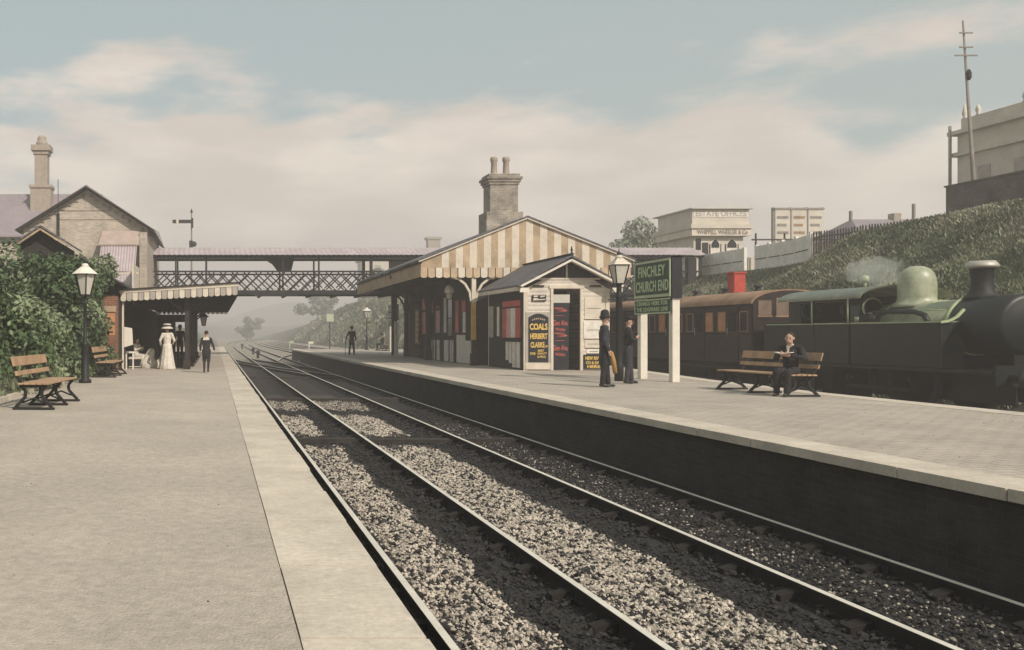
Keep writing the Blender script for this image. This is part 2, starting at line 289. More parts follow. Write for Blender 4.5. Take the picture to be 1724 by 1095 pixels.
# near side platform: asphalt top, pale coping, dark brick face
b = MB(); b.box(-4.1, .36, -20, 92, 0, Z0); b.build('side_platform', 'asphalt', kind='structure')
b = MB()
y = -20
while y < 92: b.box(.363 + random.uniform(-.004, .004), .905 + random.uniform(-.008, .006), y, y + 1.172, Z0 - .1, Z0 + .004 + random.uniform(0, .005)); y += 1.19
b.build('platform_coping', 'coping', kind='structure')
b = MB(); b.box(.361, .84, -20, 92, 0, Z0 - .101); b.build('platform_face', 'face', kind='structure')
# island platform with its curved far edge
ys = [-20, 5, 15.3, 19.7, 25.3, 31, 37, 45, 60, 78]
poly = [(7.22, -20)] + [(far_edge(q) - .55, q) for q in ys] + [(7.22, 78)]
b = MB(); b.prism(poly, 'z', 0, Z0); b.build('island_platform', 'pavers', kind='structure')
b = MB(); y = -20
while y < 78: b.box(6.64 + random.uniform(-.008, .008), 7.217, y, y + 1.18, Z0 - .1, Z0 + .006); y += 1.195
b.build('island_coping', 'coping', kind='structure')
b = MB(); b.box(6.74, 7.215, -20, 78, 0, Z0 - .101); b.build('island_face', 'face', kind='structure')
b = MB()
for i in range(len(ys) - 1):
    n_ = max(1, int((ys[i + 1] - ys[i]) / 1.2))
    for k in range(n_):
        ya = ys[i] + (ys[i + 1] - ys[i]) * k / n_; yb = ys[i] + (ys[i + 1] - ys[i]) * (k + 1) / n_ - .008
        xa, xb = far_edge(ya), far_edge(yb); b.prism([(xa - .547, ya), (xa, ya), (xb, yb), (xb - .547, yb)], 'z', Z0 - .1, Z0 + .006)
b.build('island_far_coping', 'coping', kind='structure')
b = MB(); b.prism([(7.3, 78.05), (17.2, 78.05), (17.2, 84), (7.3, 84)], 'z', 0, .3); b.build('platform_ramp', 'asphalt', kind='structure')

# ballast stones
def stones(name, strips, mats, n, smin, smax, y0, y1, kind='stuff', mi=None, **kw):
    V = []; cnt = []
    ws = np.array([s[1] - s[0] for s in strips]); pick = rng.choice(len(strips), n, p=ws / ws.sum())
    st = np.array(strips)[pick]; x = st[:, 0] + (st[:, 1] - st[:, 0]) * rng.random(n); yy = y0 + (y1 - y0) * rng.random(n) ** 1.25
    x = x + .06 * np.sin(yy * 2.3) + .05 * np.sin(yy * 5.1 + 1) * (np.abs(x - st.mean(1)) > .2)
    if 'thin' in kw:
        ya_, yb_ = kw['thin']; ed = np.minimum(yy - ya_, yb_ - yy) + .5 * np.sin(x * 9 + yy) + rng.normal(size=n) * .25; edx = np.minimum(x - st[:, 0], st[:, 1] - x); keep = (ed > .35) & (edx + rng.normal(size=n) * .05 + .05 * np.sin(yy * 3.1) > .02)
        mott = np.sin(x * 7 + yy * 2.7) * np.sin(yy * 4.9 - x * 3) + rng.normal(size=n) * .55; keep &= mott > -.85; x, yy, st = x[keep], yy[keep], st[keep]; n = len(x)
    base = np.array([(1, 0, 0), (-1, 0, 0), (0, 1, 0), (0, -1, 0), (0, 0, 1), (0, 0, -1), (.6, .6, .5), (-.6, .5, -.5)])[:6]
    sz = smin + (smax - smin) * rng.random(n) ** 1.5
    P = base[None] * (1 + .5 * (rng.random((n, 6, 1)) - .5)) + .25 * (rng.random((n, 6, 3)) - .5)
    ang = rng.random(n) * 6.28; tl = rng.normal(size=n) * .5; ca, sa, ct, s2 = np.cos(ang)[:, None], np.sin(ang)[:, None], np.cos(tl)[:, None], np.sin(tl)[:, None]
    X = P[..., 0]; Y = P[..., 1]; Zc = P[..., 2] * .75; Y, Zc = Y * ct - Zc * s2, Y * s2 + Zc * ct; X, Y = X * ca - Y * sa, X * sa + Y * ca
    V = np.stack([X, Y, Zc], -1) * sz[:, None, None] + np.stack([x, yy, .012 + kw.get('zb', 0) + sz * .4 + (0 if 'zb' in kw else .02) * rng.random(n)], -1)[:, None]
    f = np.array([(0, 2, 4), (2, 1, 4), (1, 3, 4), (3, 0, 4), (2, 0, 5), (1, 2, 5), (3, 1, 5), (0, 3, 5)])
    Fc = (np.arange(n)[:, None, None] * 6 + f[None]).reshape(-1, 3)
    return npmesh(name, V.reshape(-1, 3), Fc, mats, np.repeat(rng.choice(len(mi), n, p=mi), 8) if mi else None, None, kind)
stones('gravel', [(1.66, 2.42), (3.10, 4.25)], ['stone', 'stonem', 'cinder'], 62000, .009, .026, 3.2, 17.6, mi=(.72, .21, .07), thin=(0, 17.6))
stones('gravel', [(1.66, 2.42), (3.10, 4.25)], ['stone', 'stonem', 'cinder'], 12000, .012, .03, 19.2, 24.3, mi=(.72, .21, .07), thin=(19.2, 24.3))
stones('gravel', [(1.66, 2.8), (3.10, 4.6)], ['stone', 'stonem', 'cinder'], 5000, .014, .032, 25.5, 29.3, mi=(.3, .4, .3), thin=(25.5, 29.3))
stones('grit', [(-3.9, .3)], ['stonem', 'stone', 'cinder'], 900, .003, .009, 4, 20, mi=(.5, .2, .3), zb=Z0 - .016)
stones('grit', [(7.3, 12.8)], ['stonem', 'stone', 'cinder'], 1100, .003, .010, 7, 26, mi=(.5, .2, .3), zb=Z0 - .016)
stones('gravel', [(5.0, 5.95)], ['stonem', 'stone', 'cinder'], 5000, .010, .022, 3.5, 22, mi=(.35, .08, .57))
stones('cinders', [(1.0, 6.6)], 'cinder', 26000, .014, .036, 3.2, 26)

def rail_part(root, xs_ys, name='rail'):
    a = MB()
    for z0_, z1_, wd, mi in [(.0, .03, .07, 1), (.03, .115, .02, 1), (.115, .15, .066, 1), (.1505, .153, .060, 0)]:
        a.mi = mi; pts = xs_ys
        for i in range(len(pts) - 1):
            (xa, ya), (xb, yb) = pts[i], pts[i + 1]
            a.prism([(xa - wd / 2, ya), (xa + wd / 2, ya), (xb + wd / 2, yb), (xb - wd / 2, yb)], 'z', z0_, z1_)
    return a.build(name, ['steel', 'rust'], root)
def track(label, x1, x2, y0, y1, chairs=True, bend=None, group=None):
    t = thing('railway_track', label, 'railway track', ((x1 + x2) / 2, y0, 0), group)
    f = bend or (lambda y: 0)
    Y = [y0] + [v for v in range(int(y0) + 40, int(y1), 20)] + [y1] if bend else [y0, y1]
    for x in (x1, x2): rail_part(t, [(x + f(v), v) for v in Y])
    if chairs:
        v = 4.2; first = None
        while v < min(y1, 41):
            for x in (x1, x2):
                if first is None:
                    c = MB(); c.prism([(x - .19, .001), (x + .17, .001), (x + .17, .045), (x + .06, .085), (x - .06, .085), (x - .19, .05)], 'y', v - .06, v + .06); first = c.build('rail_chair', 'rust', t); fx, fv = x, v
                else:
                    o = first.copy(); C.objects.link(o); o.parent = t; o.location = (x - fx, v - fv, 0)
            v += .82
        v = 8.4
        while v < min(y1, 50):
            for x in (x1, x2): c = MB(); c.box(x - .045, x - .0352, v - .25, v + .25, .04, .10); c.build('fishplate', 'dark', t)
            v += 9.14
    return t
far = lambda y: 0 if y < 120 else ((y - 120) ** 2) * .00022
track('double-headed steel track beside the side platform edge', 1.585, 3.0, -20, 420, bend=far)
track('steel track beside the island platform, bedded in black cinders', 4.90, 6.20, -20, 420, bend=far)
track('track against the far edge of the island platform carrying the train', 18.58, 20.02, 14, 130, chairs=False)
# crossover and fan of sidings beyond the platforms
t = thing('crossover_track', 'diagonal crossover rails joining the two running lines beyond the footbridge', 'railway track', (4, 60, 0))
rail_part(t, [(1.58, 75), (2.2, 68), (4.1, 55), (5.5, 48.5), (6.14, 45)]); rail_part(t, [(2.94, 79), (3.4, 73), (5.4, 60), (6.14, 55)]); rail_part(t, [(1.58, 66), (2.8, 57.5), (4.3, 49.5), (4.84, 46)])
t = thing('crossover_track', 'curving junction rails leaving the farther line past the island platform end', 'railway track', (8, 80, 0))
rail_part(t, [(4.95, 70), (6.2, 82), (8.2, 94), (10.2, 112)]); rail_part(t, [(6.25, 66), (7.4, 79), (9.5, 92), (11.7, 112)])
for k, (xa, lab) in enumerate([(9.3, 'siding track next to the running lines beyond the island platform'), (12.3, 'middle siding track beyond the island platform ramp'), (15.2, 'siding track running along the foot of the far bank')]):
    track(lab, xa, xa + 1.43, 85 + 4 * k, 420, False, bend=lambda y: -(y - 85) * .012 + far(y), group='sidings beyond the island platform')
# timber crossing boards, point rodding, ground signals
def crossing(label, y, d):
    a = MB(); a.box(1.68, 2.88, y, y + d, 0, .10); a.box(3.1, 4.78, y, y + d, 0, .09); a.box(5.02, 6.1, y, y + d, 0, .10); o = a.build('timber_baulk', 'timber'); tag(o, label, 'timber')
crossing('narrow dark timber across both tracks nearer the viewer than the others', 18.1, .28)
crossing('dark timber laid across both tracks before the crossover', 29.5, .5)
crossing('dark timber across the tracks just before the footbridge', 44.5, .35)
for (x, y, h, lab) in [(3.95, 82, .75, 'short black ground signal between the tracks, nearest of the three'), (4.2, 98, .75, 'short black ground signal between the tracks, middle of the three'), (4.1, 135, .8, 'short black ground signal between the tracks, farthest of the three')]:
    t = thing('ground_signal', lab, 'ground signal', (x, y, 0), 'ground signals between the tracks')
    a = MB(); a.box(x - .12, x + .12, y - .1, y + .1, 0, h * .55); a.build('signal_case', 'dark', t)
    a = MB(); a.lathe((x, y - .16, h * .78), [(.0, 0), (.20, 0), (.20, .03), (0, .03)], 14, 'y'); a.build('signal_disc', 'dark', t)
for (x, y, lab, mt) in [(11.2, 106, 'small white distance board standing in the grass past the platform', 'white'), (9.9, 118, 'small pale marker post at the bank foot', 'framegreen')]:
    t = thing('marker_post', lab, 'marker post', (x, y, 0)); a = MB(); a.box(x - .05, x + .05, y - .05, y + .05, 0, 1.3); a.build('post', mt, t); a = MB(); a.box(x - .1, x + .5, y - .08, y - .051, 1.1, 1.35); a.build('board', mt, t)

# ================================================================== right bank
cr_pts = [(-20, 7.2), (34, 7.18), (36.3, 7.1), (41.4, 6.95), (43.2, 6.5), (45.2, 5.82), (47, 5.7), (56, 5.7), (75, 6.3), (110, 7.8), (156, 8.6), (197, 8.3), (253, 6.1), (417, 3.0), (500, 2)]
def crest(y): return float(np.interp(y, [p[0] for p in cr_pts], [p[1] for p in cr_pts]))
def hn(x, y): return .16 * math.sin(x * .9 + y * .31) * math.sin(y * .53 - x * .4) + .10 * math.sin(x * 2.3 + y * 1.1) + .07 * math.sin(y * 2.1 - x * 1.3)
def bankz(x, y):
    c = crest(y); t_ = (x - 21.4) / 8.6
    if t_ <= 0: return 0
    if t_ < 1: s_ = t_ ** .93; return c * s_ + hn(x, y) * math.sin(math.pi * t_) * 1.2
    return c + .05 * hn(x, y)
xs = [21.3 + 8.7 * i / 26 for i in range(27)] + [31, 33, 37, 45, 60, 90, 160]; yl = [-20 + 2 * i for i in range(17)] + [14 + .8 * i for i in range(60)] + [62 + 3 * i for i in range(30)] + [152 + 10 * i for i in range(32)]
V = [(x, y, bankz(x, y)) for y in yl for x in xs]; nx = len(xs)
b = MB(); b.smooth = True; b.add(V, [(j * nx + i, j * nx + i + 1, (j + 1) * nx + i + 1, (j + 1) * nx + i) for j in range(len(yl) - 1) for i in range(nx - 1)])
b.build('embankment', 'soil', kind='structure')
def tufts(name, n, xr, yr, hz, size, mats, f):
    x = xr[0] + (xr[1] - xr[0]) * rng.random(n); y = yr[0] + (yr[1] - yr[0]) * rng.random(n) ** 1.3; x += .4 * np.sin(y * 3)
    z = np.array([f(a, c) for a, c in zip(x, y)]); a = rng.random(n) * 3.14; s = size * (.5 + rng.random(n)) * (1 + y / 90)
    dx, dy = np.cos(a) * s * .45, np.sin(a) * s * .45; lean = rng.normal(size=(n, 2)) * .5 * s[:, None]; h = hz * (.5 + rng.random(n)) * (1 + y / 90)
    V = np.stack([np.stack([x - dx, y - dy, z - .03], 1), np.stack([x + dx, y + dy, z - .03], 1), np.stack([x + lean[:, 0], y + lean[:, 1], z + h], 1)], 1).reshape(-1, 3)
    cl = np.sin(x * 1.3 + y * .9) + np.sin(y * .6 - x * 1.7) + rng.normal(size=n) * .8
    return npmesh(name, V, np.arange(3 * n).reshape(n, 3), mats, (cl > .5).astype(int), None, 'stuff')
tufts('bank_grass', 180000, (21.6, 31.2), (22, 62), .085, .085, ['grassb', 'grassd'], bankz)
tufts('bank_grass', 30000, (21.6, 31.2), (62, 260), .22, .22, ['grassb', 'grassd'], bankz)
# left bank under the ivy
def lb(x, y): t_ = min(1, max(0, (-4.1 - x) / 5)); return Z0 - .1 + 3.2 * t_ ** .8 + .15 * hn(x, y)
xs = [-4.1 - .5 * i for i in range(12)] + [-12, -16, -30, -80]; yl = [-20 + 2.5 * i for i in range(40)] + [80 + 12 * i for i in range(30)]; nx = len(xs)
b = MB(); b.smooth = True; b.add([(x, y, lb(x, y) if x < -4.1 else Z0 - .2) for y in yl for x in xs], [(j * nx + i, j * nx + i + 1, (j + 1) * nx + i + 1, (j + 1) * nx + i) for j in range(len(yl) - 1) for i in range(nx - 1)])
b.build('hillside', 'soil', kind='structure')
tufts('verge_grass', 5000, (-4.9, -4.15), (10, 31), .10, .1, ['grassb', 'grassd'], lb)
b = MB(); b.box(-4.25, -4.102, -20, 30, .5, Z0 + .07); b.build('platform_kerb', 'coping', kind='structure')
# low hazy hills closing the view
for x0, x1, y, h, sd_ in [(-260, 500, 620, 20, 1), (-500, 700, 900, 36, 2)]:
    b = MB(); b.smooth = True; n_ = 60; vs = []
    for i in range(n_ + 1):
        x = x0 + (x1 - x0) * i / n_; z = h * (.55 + .3 * math.sin(i * .21 * sd_ + sd_) + .12 * math.sin(i * .7))
        vs += [(x, y - 120, -.5), (x, y - 50, z * .7), (x, y, z), (x, y + 160, -.5)]
    b.add(vs, [(4 * i + k, 4 * i + 4 + k, 4 * i + 5 + k, 4 * i + 1 + k) for i in range(n_) for k in range(3)]); b.build('hills', 'hill', kind='structure')

# ================================================================== covered footbridge
YB0, YB1 = 54.5, 57.3
t = thing('covered_footbridge', 'covered lattice girder footbridge with ribbed lavender roof spanning both tracks', 'footbridge', (13, 56, 4.6))
b = MB(); b.box(-4.05, 29.8, YB1 - .12, YB1, 4.66, 4.92); b.build('girder', 'grime', t); b = MB(); b.box(-4.05, 29.8, YB0, YB0 + .12, 4.66, 4.92)
x = -3.5
while x < 29.5: b.box(x, x + .15, YB0 + .121, YB1 - .121, 4.55, 4.80); x += 1.55
b.box(2.4, 5.1, YB0 - .02, YB0 + .1, 4.55, 4.659); b.box(16, 18, YB0 - .02, YB0 + .1, 4.55, 4.659)
b.build('girder', 'grime', t)
b = MB(); b.box(-4.05, 29.8, YB0 + .14, YB1 - .14, 4.81, 4.9); b.build('deck', 'timber', t)
def lattice(yy, nm):
    a = MB(); a.box(-4.05, 29.8, yy, yy + .10, 6.02, 6.12); p = 1.08; x = -4.0
    while x + p < 29.9:
        for k in (0,):
            if x + k + p < 29.9:
                a.beam((x + k, yy + .03, 4.95), (x + k + p, yy + .03, 6.02), .075, .02, (0, 1, 0)); a.beam((x + k + p, yy + .075, 4.95), (x + k, yy + .075, 6.02), .075, .02, (0, 1, 0))
        x += .72
    return a.build('lattice_panel', 'grime', t)
lattice(YB0, ''); lattice(YB1 - .1, '')
b = MB(); x = -3.46
while x < 29.5: b.lathe((x, YB0 - .03, 5.03), [(0, 0), (.075, .005), (.075, .02), (0, .03)], 10, 'y'); x += .72
b.build('rivet_plates', 'cream', t)
xi = [-4.0, -2.4, -.55, 4.15 - 2.9, 4.15, 6.35, 9.55, 12.4, 15.4, 18.4, 21.4, 24.4, 27.4, 29.7]
for i, x in enumerate(xi):
    a = MB(); w_ = .05 if i in (1, 2, 4, 5) else .09
    if i == 3: continue
    for yy in (YB0 - .02, YB1 - .08): a = MB(); a.box(x - w_, x + w_, yy, yy + .1, 4.93, 7.02); a.build('post', 'grime', t)
b = MB(); b.box(-4.05, 29.9, YB0 - .05, YB0 + .05, 6.93, 7.05); b.box(-4.05, 29.9, YB1 - .05, YB1 + .05, 6.93, 7.05)
x = -4
while x < 29.8: b.box(x, x + .07, YB0 - .09, YB0 - .051, 6.87, 6.96); x += .22
b.build('eaves_beam', 'grime', t)
# ribbed roof
b = MB(); b.smooth = True; n_ = 34 * 16; ym = (YB0 + YB1) / 2
for sgn, ya in ((-1, YB0 - .35), (1, YB1 + .35)):
    vs = []
    for i in range(n_ + 1):
        x = -4.1 + 34.05 * i / n_; r_ = .018 * math.sin(i * math.pi / 2.5)
        vs += [(x, ya, 7.06 + r_), (x, ym, 7.66 + r_)]
    b.add(vs, [(2 * i, 2 * i + 2, 2 * i + 3, 2 * i + 1) for i in range(n_)])
b.build('roof', 'corr', t, fixn=False)
b = MB(); b.prism([(2.9, 7.0), (4.95, 7.0), (4.75, 6.2), (3.9, 6.15), (3.55, 6.6)], 'y', YB0 + .9, YB0 + 1.1); b.build('bracket_board', 'grime', t)
b = MB()
for x in (28.9,): b.box(x, x + .5, YB0 - .1, YB0 + .3, 2.2, 6.9)
b.build('tower_leg', 'grime', t)
for q_ in ((29.3, 29.9, YB1 - .3, YB1, 2.2, 6.9), (10.9, 11.2, YB0 + .3, YB0 + .6, .9, 4.66), (14.6, 14.9, YB0 + .3, YB0 + .6, .9, 4.66)): b = MB(); b.box(*q_); b.build('pier', 'grime', t)
b = MB(); xa = 13.6; b.prism([(11.2, 4.7), (15.6, 4.7), (15.6, 7.02), (11.2, 7.02)], 'y', YB1 + .01, YB1 + .15); b.build('back_screen', 'stucco', t)

# ================================================================== side platform: canopy and shelter
t = thing('platform_canopy', 'flat awning with scalloped cream and grey valance over the side platform shelter', 'canopy', (-1.3, 43, Z0))
def vz(x): return 3.42 + (x + 3.43) / 4.27 * .24          # underside of the tilted valance
Y0, Y1 = 32.4, 53.6
b = MB(); n_ = 20; wv = 4.27 / n_
for i in range(n_):
    xa = -3.43 + i * wv; xm = xa + wv * .9; z_ = vz(xa + wv / 2); zt = z_ + .31; b.mi = i % 2
    pr = [(xa, zt), (xa, z_ + .05)] + [(xa + wv * .9 * (.5 - .5 * math.cos(a)), z_ + .05 - .055 * math.sin(a)) for a in [R(v) for v in (30, 60, 90, 120, 150)]] + [(xm, z_ + .05), (xm, zt)]
    b.prism(pr, 'y', Y0, Y0 + .03)
b.build('valance', ['cream', 'grey'], t)
b = MB(); b.prism([(-3.48, vz(-3.48) + .31), (.86, vz(.86) + .31), (.86, vz(.86) + .43), (-3.48, vz(-3.48) + .40)], 'y', Y0 - .02, Y0 + .04); b.build('fascia', 'cream', t)
b = MB(); b.prism([(-3.52, vz(-3.5) + .401), (.9, vz(.9) + .431), (.9, vz(.9) + .47), (-3.52, vz(-3.5) + .45)], 'y', Y0 - .08, Y1 + .05); b.build('roof', 'grime', t)
b = MB(); b.prism([(-3.4, vz(-3.4) + .33), (.8, vz(.8) + .33), (.8, vz(.8) + .4), (-3.4, vz(-3.4) + .38)], 'y', Y0 + .05, Y1)
y = Y0 + 1
while y < Y1: b.box(-3.4, .8, y, y + .12, 3.55, 3.70); y += 1.4
b.build('soffit', 'grime', t)
b = MB(); y = Y0 + .06
while y < Y1 - .1: b.prism([(y, vz(.8) + .36), (y, vz(.8) + .03), (y + .12, vz(.8) - .02), (y + .24, vz(.8) + .03), (y + .24, vz(.8) + .36)], 'x', .81, .84); y += .27
b.build('side_valance', 'grime', t)
b = MB()
for i in range(16):
    xa = -3.43 + i * .266; z_ = 3.48; b.prism([(xa, z_ + .3), (xa, z_), (xa + .11, z_ - .05), (xa + .22, z_), (xa + .22, z_ + .3)], 'y', Y1, Y1 + .03)
b.build('end_valance', 'cream', t)
b = MB()
for i, y in enumerate([33.0, 37, 41, 45, 49]):
    a = MB(); a.box(-1.12, -.96, y - .08, y + .08, Z0, 3.6); a.box(-1.17, -.91, y - .13, y + .13, Z0, Z0 + .35); a.beam((-1.04, y, 3.0), (-.3, y, 3.62), .07); a.beam((-1.04, y, 3.0), (-1.8, y, 3.56), .07)
    a.build('post', 'timber', t)
b = MB(); b.box(-1.07, -1.01, 33.6, 49, Z0 + .02, 3.4); b.build('screen', 'timber', t)
# lantern beneath the canopy
# shelter building
t = thing('waiting_shelter', 'dark open-fronted waiting shelter with sloping slate roof under the side platform canopy', 'shelter', (-5, 42, Z0))
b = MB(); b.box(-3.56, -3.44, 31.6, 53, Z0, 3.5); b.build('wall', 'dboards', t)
b = MB(); b.box(-3.43, -2.35, 52.9, 53.05, Z0, 3.4); b.box(-1.75, -1.1, 52.9, 53.05, Z0, 3.4); b.box(-2.35, -1.75, 52.9, 53.05, Z0, 1.2); b.box(-2.35, -1.75, 52.9, 53.05, 2.95, 3.4); b.build('end_wall', 'grime', t)
b = MB(); b.prism([(-3.2, 3.95), (-3.2, 4.03), (-5.1, 4.95), (-7.2, 3.95), (-7.2, 3.87), (-5.1, 4.87)], 'y', 30.9, 53); b.build('roof', 'slate', t)
b = MB(); b.prism([(-3.57, Z0), (-3.57, 3.9), (-5.1, 4.85), (-7, 3.9), (-7, Z0)], 'y', 31.6, 31.75); b.build('gable', 'face', t)
b = MB(); b.beam((-3.15, 30.88, 3.93), (-5.1, 30.88, 4.9), .05, .14, (0, 1, 0)); b.beam((-5.1, 30.88, 4.9), (-7.2, 30.88, 3.9), .05, .14, (0, 1, 0)); b.build('bargeboard', 'timber', t)
t = thing('brick_pier', 'red brick wall end beside the shelter, pasted with torn orange bills', 'wall', (-3.9, 31, Z0))
b = MB(); b.box(-4.1, -3.38, 30.6, 31.2, Z0 - .1, 3.55); b.build('wall', 'brickr', t, bevel=.01)
b = MB(); b.mi = 0; b.box(-3.85, -3.43, 30.585, 30.598, 2.2, 2.95); b.mi = 1; b.box(-4.07, -3.9, 30.585, 30.598, 2.15, 2.75); b.box(-3.80, -3.40, 30.57, 30.584, 3.0, 3.2)
b.mi = 2
for k in range(4): b.box(-3.80, -3.5 - .03 * k, 30.572, 30.584, 2.28 + .16 * k, 2.33 + .16 * k)
for k in range(4): b.box(-4.05, -3.92, 30.572, 30.584, 2.22 + .12 * k, 2.25 + .12 * k)
b.build('bills', ['sunpane_bill', 'orange', 'ink'], t)

# ================================================================== station house above the side platform
t = thing('station_house', 'tall pale brick station house with broad gable facing the line', 'house', (-7.2, 55, 4))
HX0, HX1, AX, EZ, AZ = -10.75, -3.76, -7.17, 8.15, 10.35
b = MB(); b.prism([(HX0, 0), (HX0, EZ), (AX, AZ), (HX1, EZ), (HX1, 0)], 'y', 50, 60); b.build('wall', 'brick', t)
b = MB()
for sx, xe in ((-1, HX0 - .35), (1, HX1 + .38)):
    ze = EZ - .2; b.prism([(AX, AZ + .1), (xe, ze + .02), (xe, ze + .10), (AX, AZ + .2)], 'y', 49.55, 60.4)
b.build('roof', 'mauve', t)
b = MB()
b.beam((AX, 49.52, AZ + .08), (HX1 + .38, 49.52, EZ - .14), .05, .2, (0, 1, 0)); b.beam((AX, 49.52, AZ + .08), (HX0 - .35, 49.52, EZ - .14), .05, .2, (0, 1, 0)); b.build('bargeboard', 'timber', t)
b = MB()
for k in range(9):
    f_ = (k + .6) / 9.5
    for sx, xe in ((-1, HX0), (1, HX1)):
        x = AX + (xe - AX) * f_; z = AZ + (EZ - AZ) * f_ - .22; b.box(x - .09, x + .09, 49.93, 50, z - .10, z + .10)
b.box(HX1 - .35, HX1 + .02, 49.9, 49.999, 7.55, 7.95); b.build('dentils', 'brickg', t)
b = MB(); b.box(-8.85, -8.72, 49.88, 49.998, 3, 9.0); b.box(-8.80, -8.77, 49.86, 49.9, 9.0, 10.9); b.build('drainpipe', 'grime', t)
b = MB()
for k in range(3): b.beam((HX1 + .42 + .09 * k, 49.6, EZ - .1 - .05 * k), (HX1 + .70 + .09 * k, 49.6, EZ - .95 - .05 * k), .03)
b.build('gutter_stays', 'timber', t)
b = MB()
for z in (9.15, 8.65, 6.4): b.box(HX0 + 1.9, HX1 - 1.6 if z < 9 else AX + 1.2, 49.975, 49.998, z, z + .03)
b.box(-9.2, -8.4, 49.955, 49.998, 6.6, 7.6); b.build('brick_bands', 'brickg', t)
# lean-to staircase house with corrugated sides
t = thing('covered_staircase', 'stepped corrugated iron staircase housing built against the station house gable', 'staircase', (-5.2, 48.5, 3))
def corrug(a, x0, x1, yb, yt, z0, z1, pitch=.155, amp=.028):
    n_ = int((x1 - x0) / pitch * 6); vs = []
    for i in range(n_ + 1):
        x = x0 + (x1 - x0) * i / n_; r_ = amp * math.sin(2 * math.pi * (x - x0) / pitch); vs += [(x, yb + r_, z0), (x, yt + r_, z1)]
    a.add(vs, [(2 * i, 2 * i + 2, 2 * i + 3, 2 * i + 1) for i in range(n_)])
b = MB(); corrug(b, -6.3, -4.3, 47.9, 49.2, 5.6, 7.15); b.build('upper_roof', 'corr', t, fixn=False)
b = MB(); b.add([(-6.45, 49.15, 7.2), (-4.2, 49.15, 7.2), (-4.2, 49.9, 8.02), (-6.3, 49.9, 8.02)], [(0, 1, 2, 3)]); b.box(-6.6, -4.15, 49.1, 49.2, 7.12, 7.19); b.build('flat_sheet', 'corrb', t)
b = MB(); corrug(b, -6.2, -4.35, 46.2, 47.7, 3.9, 5.45); b.build('lower_roof', 'corr', t, fixn=False)
b = MB(); b.box(-6.5, -4.1, 47.75, 47.85, 5.46, 5.55); b.box(-4.3, -4.22, 46.2, 49.9, 3.8, 5.9); b.build('trim', 'cream', t)
b = MB(); b.box(-4.2, -3.78, 49.5, 49.98, 3, 7.9); b.build('side_wall', 'brick', t)
# slate-roofed wing and its chimney
t = thing('slate_house', 'long lavender slate roofed house behind the station gable, with one tall ornate chimney', 'house', (-15, 64, 4))
b = MB(); b.box(-30, -8.4, 60.7, 70, 0, 9.0); b.build('wall', 'brick', t)
b = MB(); b.prism([(60.3, 8.9), (65, 12.45), (70, 8.9), (70, 8.8), (65, 12.32), (60.3, 8.8)], 'x', -30.3, -8.2); b.build('roof', 'mauve', t)
c = MB(); X, Y = -12.35, 63.6
c.box(X - .72, X + .72, Y - .6, Y + .6, 10.8, 12.6); c.box(X - .8, X + .8, Y - .68, Y + .68, 12.6, 12.8); c.box(X - .45, X + .45, Y - .42, Y + .42, 12.8, 15.0); c.box(X - .55, X + .55, Y - .5, Y + .5, 15.0, 15.25); c.box(X - .68, X + .68, Y - .62, Y + .62, 15.25, 15.65)
o = c.build('chimney', 'pot', t); c = MB(); c.lathe((X, Y, 15.65), [(.42, 0), (.42, .25), (.30, .35), (.34, .5), (.25, .72), (.1, .75)], 12); c.build('chimney_pot', 'pot', o)
t = thing('brick_hut', 'small brick hut with buff bargeboards half hidden behind the ivy', 'hut', (-5.9, 31, 3))
b = MB(); b.prism([(-6.6, 1), (-6.6, 5.25), (-5.9, 5.7), (-5.2, 5.3), (-5.2, 1)], 'y', 30.4, 33); b.build('wall', 'face', t)
for xe, ze in ((-6.8, 5.18), (-5.0, 5.22)): b = MB(); b.beam((-5.9, 30.1, 5.78), (xe, 30.1, ze), .06, .14, (0, 1, 0)); b.build('bargeboard', 'orange', t)
b = MB(); b.prism([(-6.85, 5.22), (-5.9, 5.86), (-4.95, 5.26), (-4.95, 5.33), (-5.9, 5.93), (-6.85, 5.29)], 'y', 30.08, 33.2); b.build('roof', 'slate', t)
# small chimney beyond the bridge
t = thing('hazy_house', 'pale hazy house on the far bank seen through the footbridge opening', 'house', (46, 195, 8))
b = MB(); b.box(32, 60, 190, 200, 6.5, 18.3); b.build('wall', 'stucco', t); b = MB(); b.prism([(189.5, 18.2), (200.5, 18.2), (195, 20)], 'x', 31.5, 60.5); b.build('roof', 'mauve', t)
b = MB(); b.box(45.7, 48.3, 191, 193, 18, 22.6); b.box(45.4, 48.6, 190.8, 193.2, 22.6, 23.1); b.build('chimney', 'pot', t)
for x in (34, 37.5, 41, 44.5, 48): b = MB(); b.box(x, x + 1.4, 189.9, 189.99, 14.3, 17); b.build('window', 'grey', t)

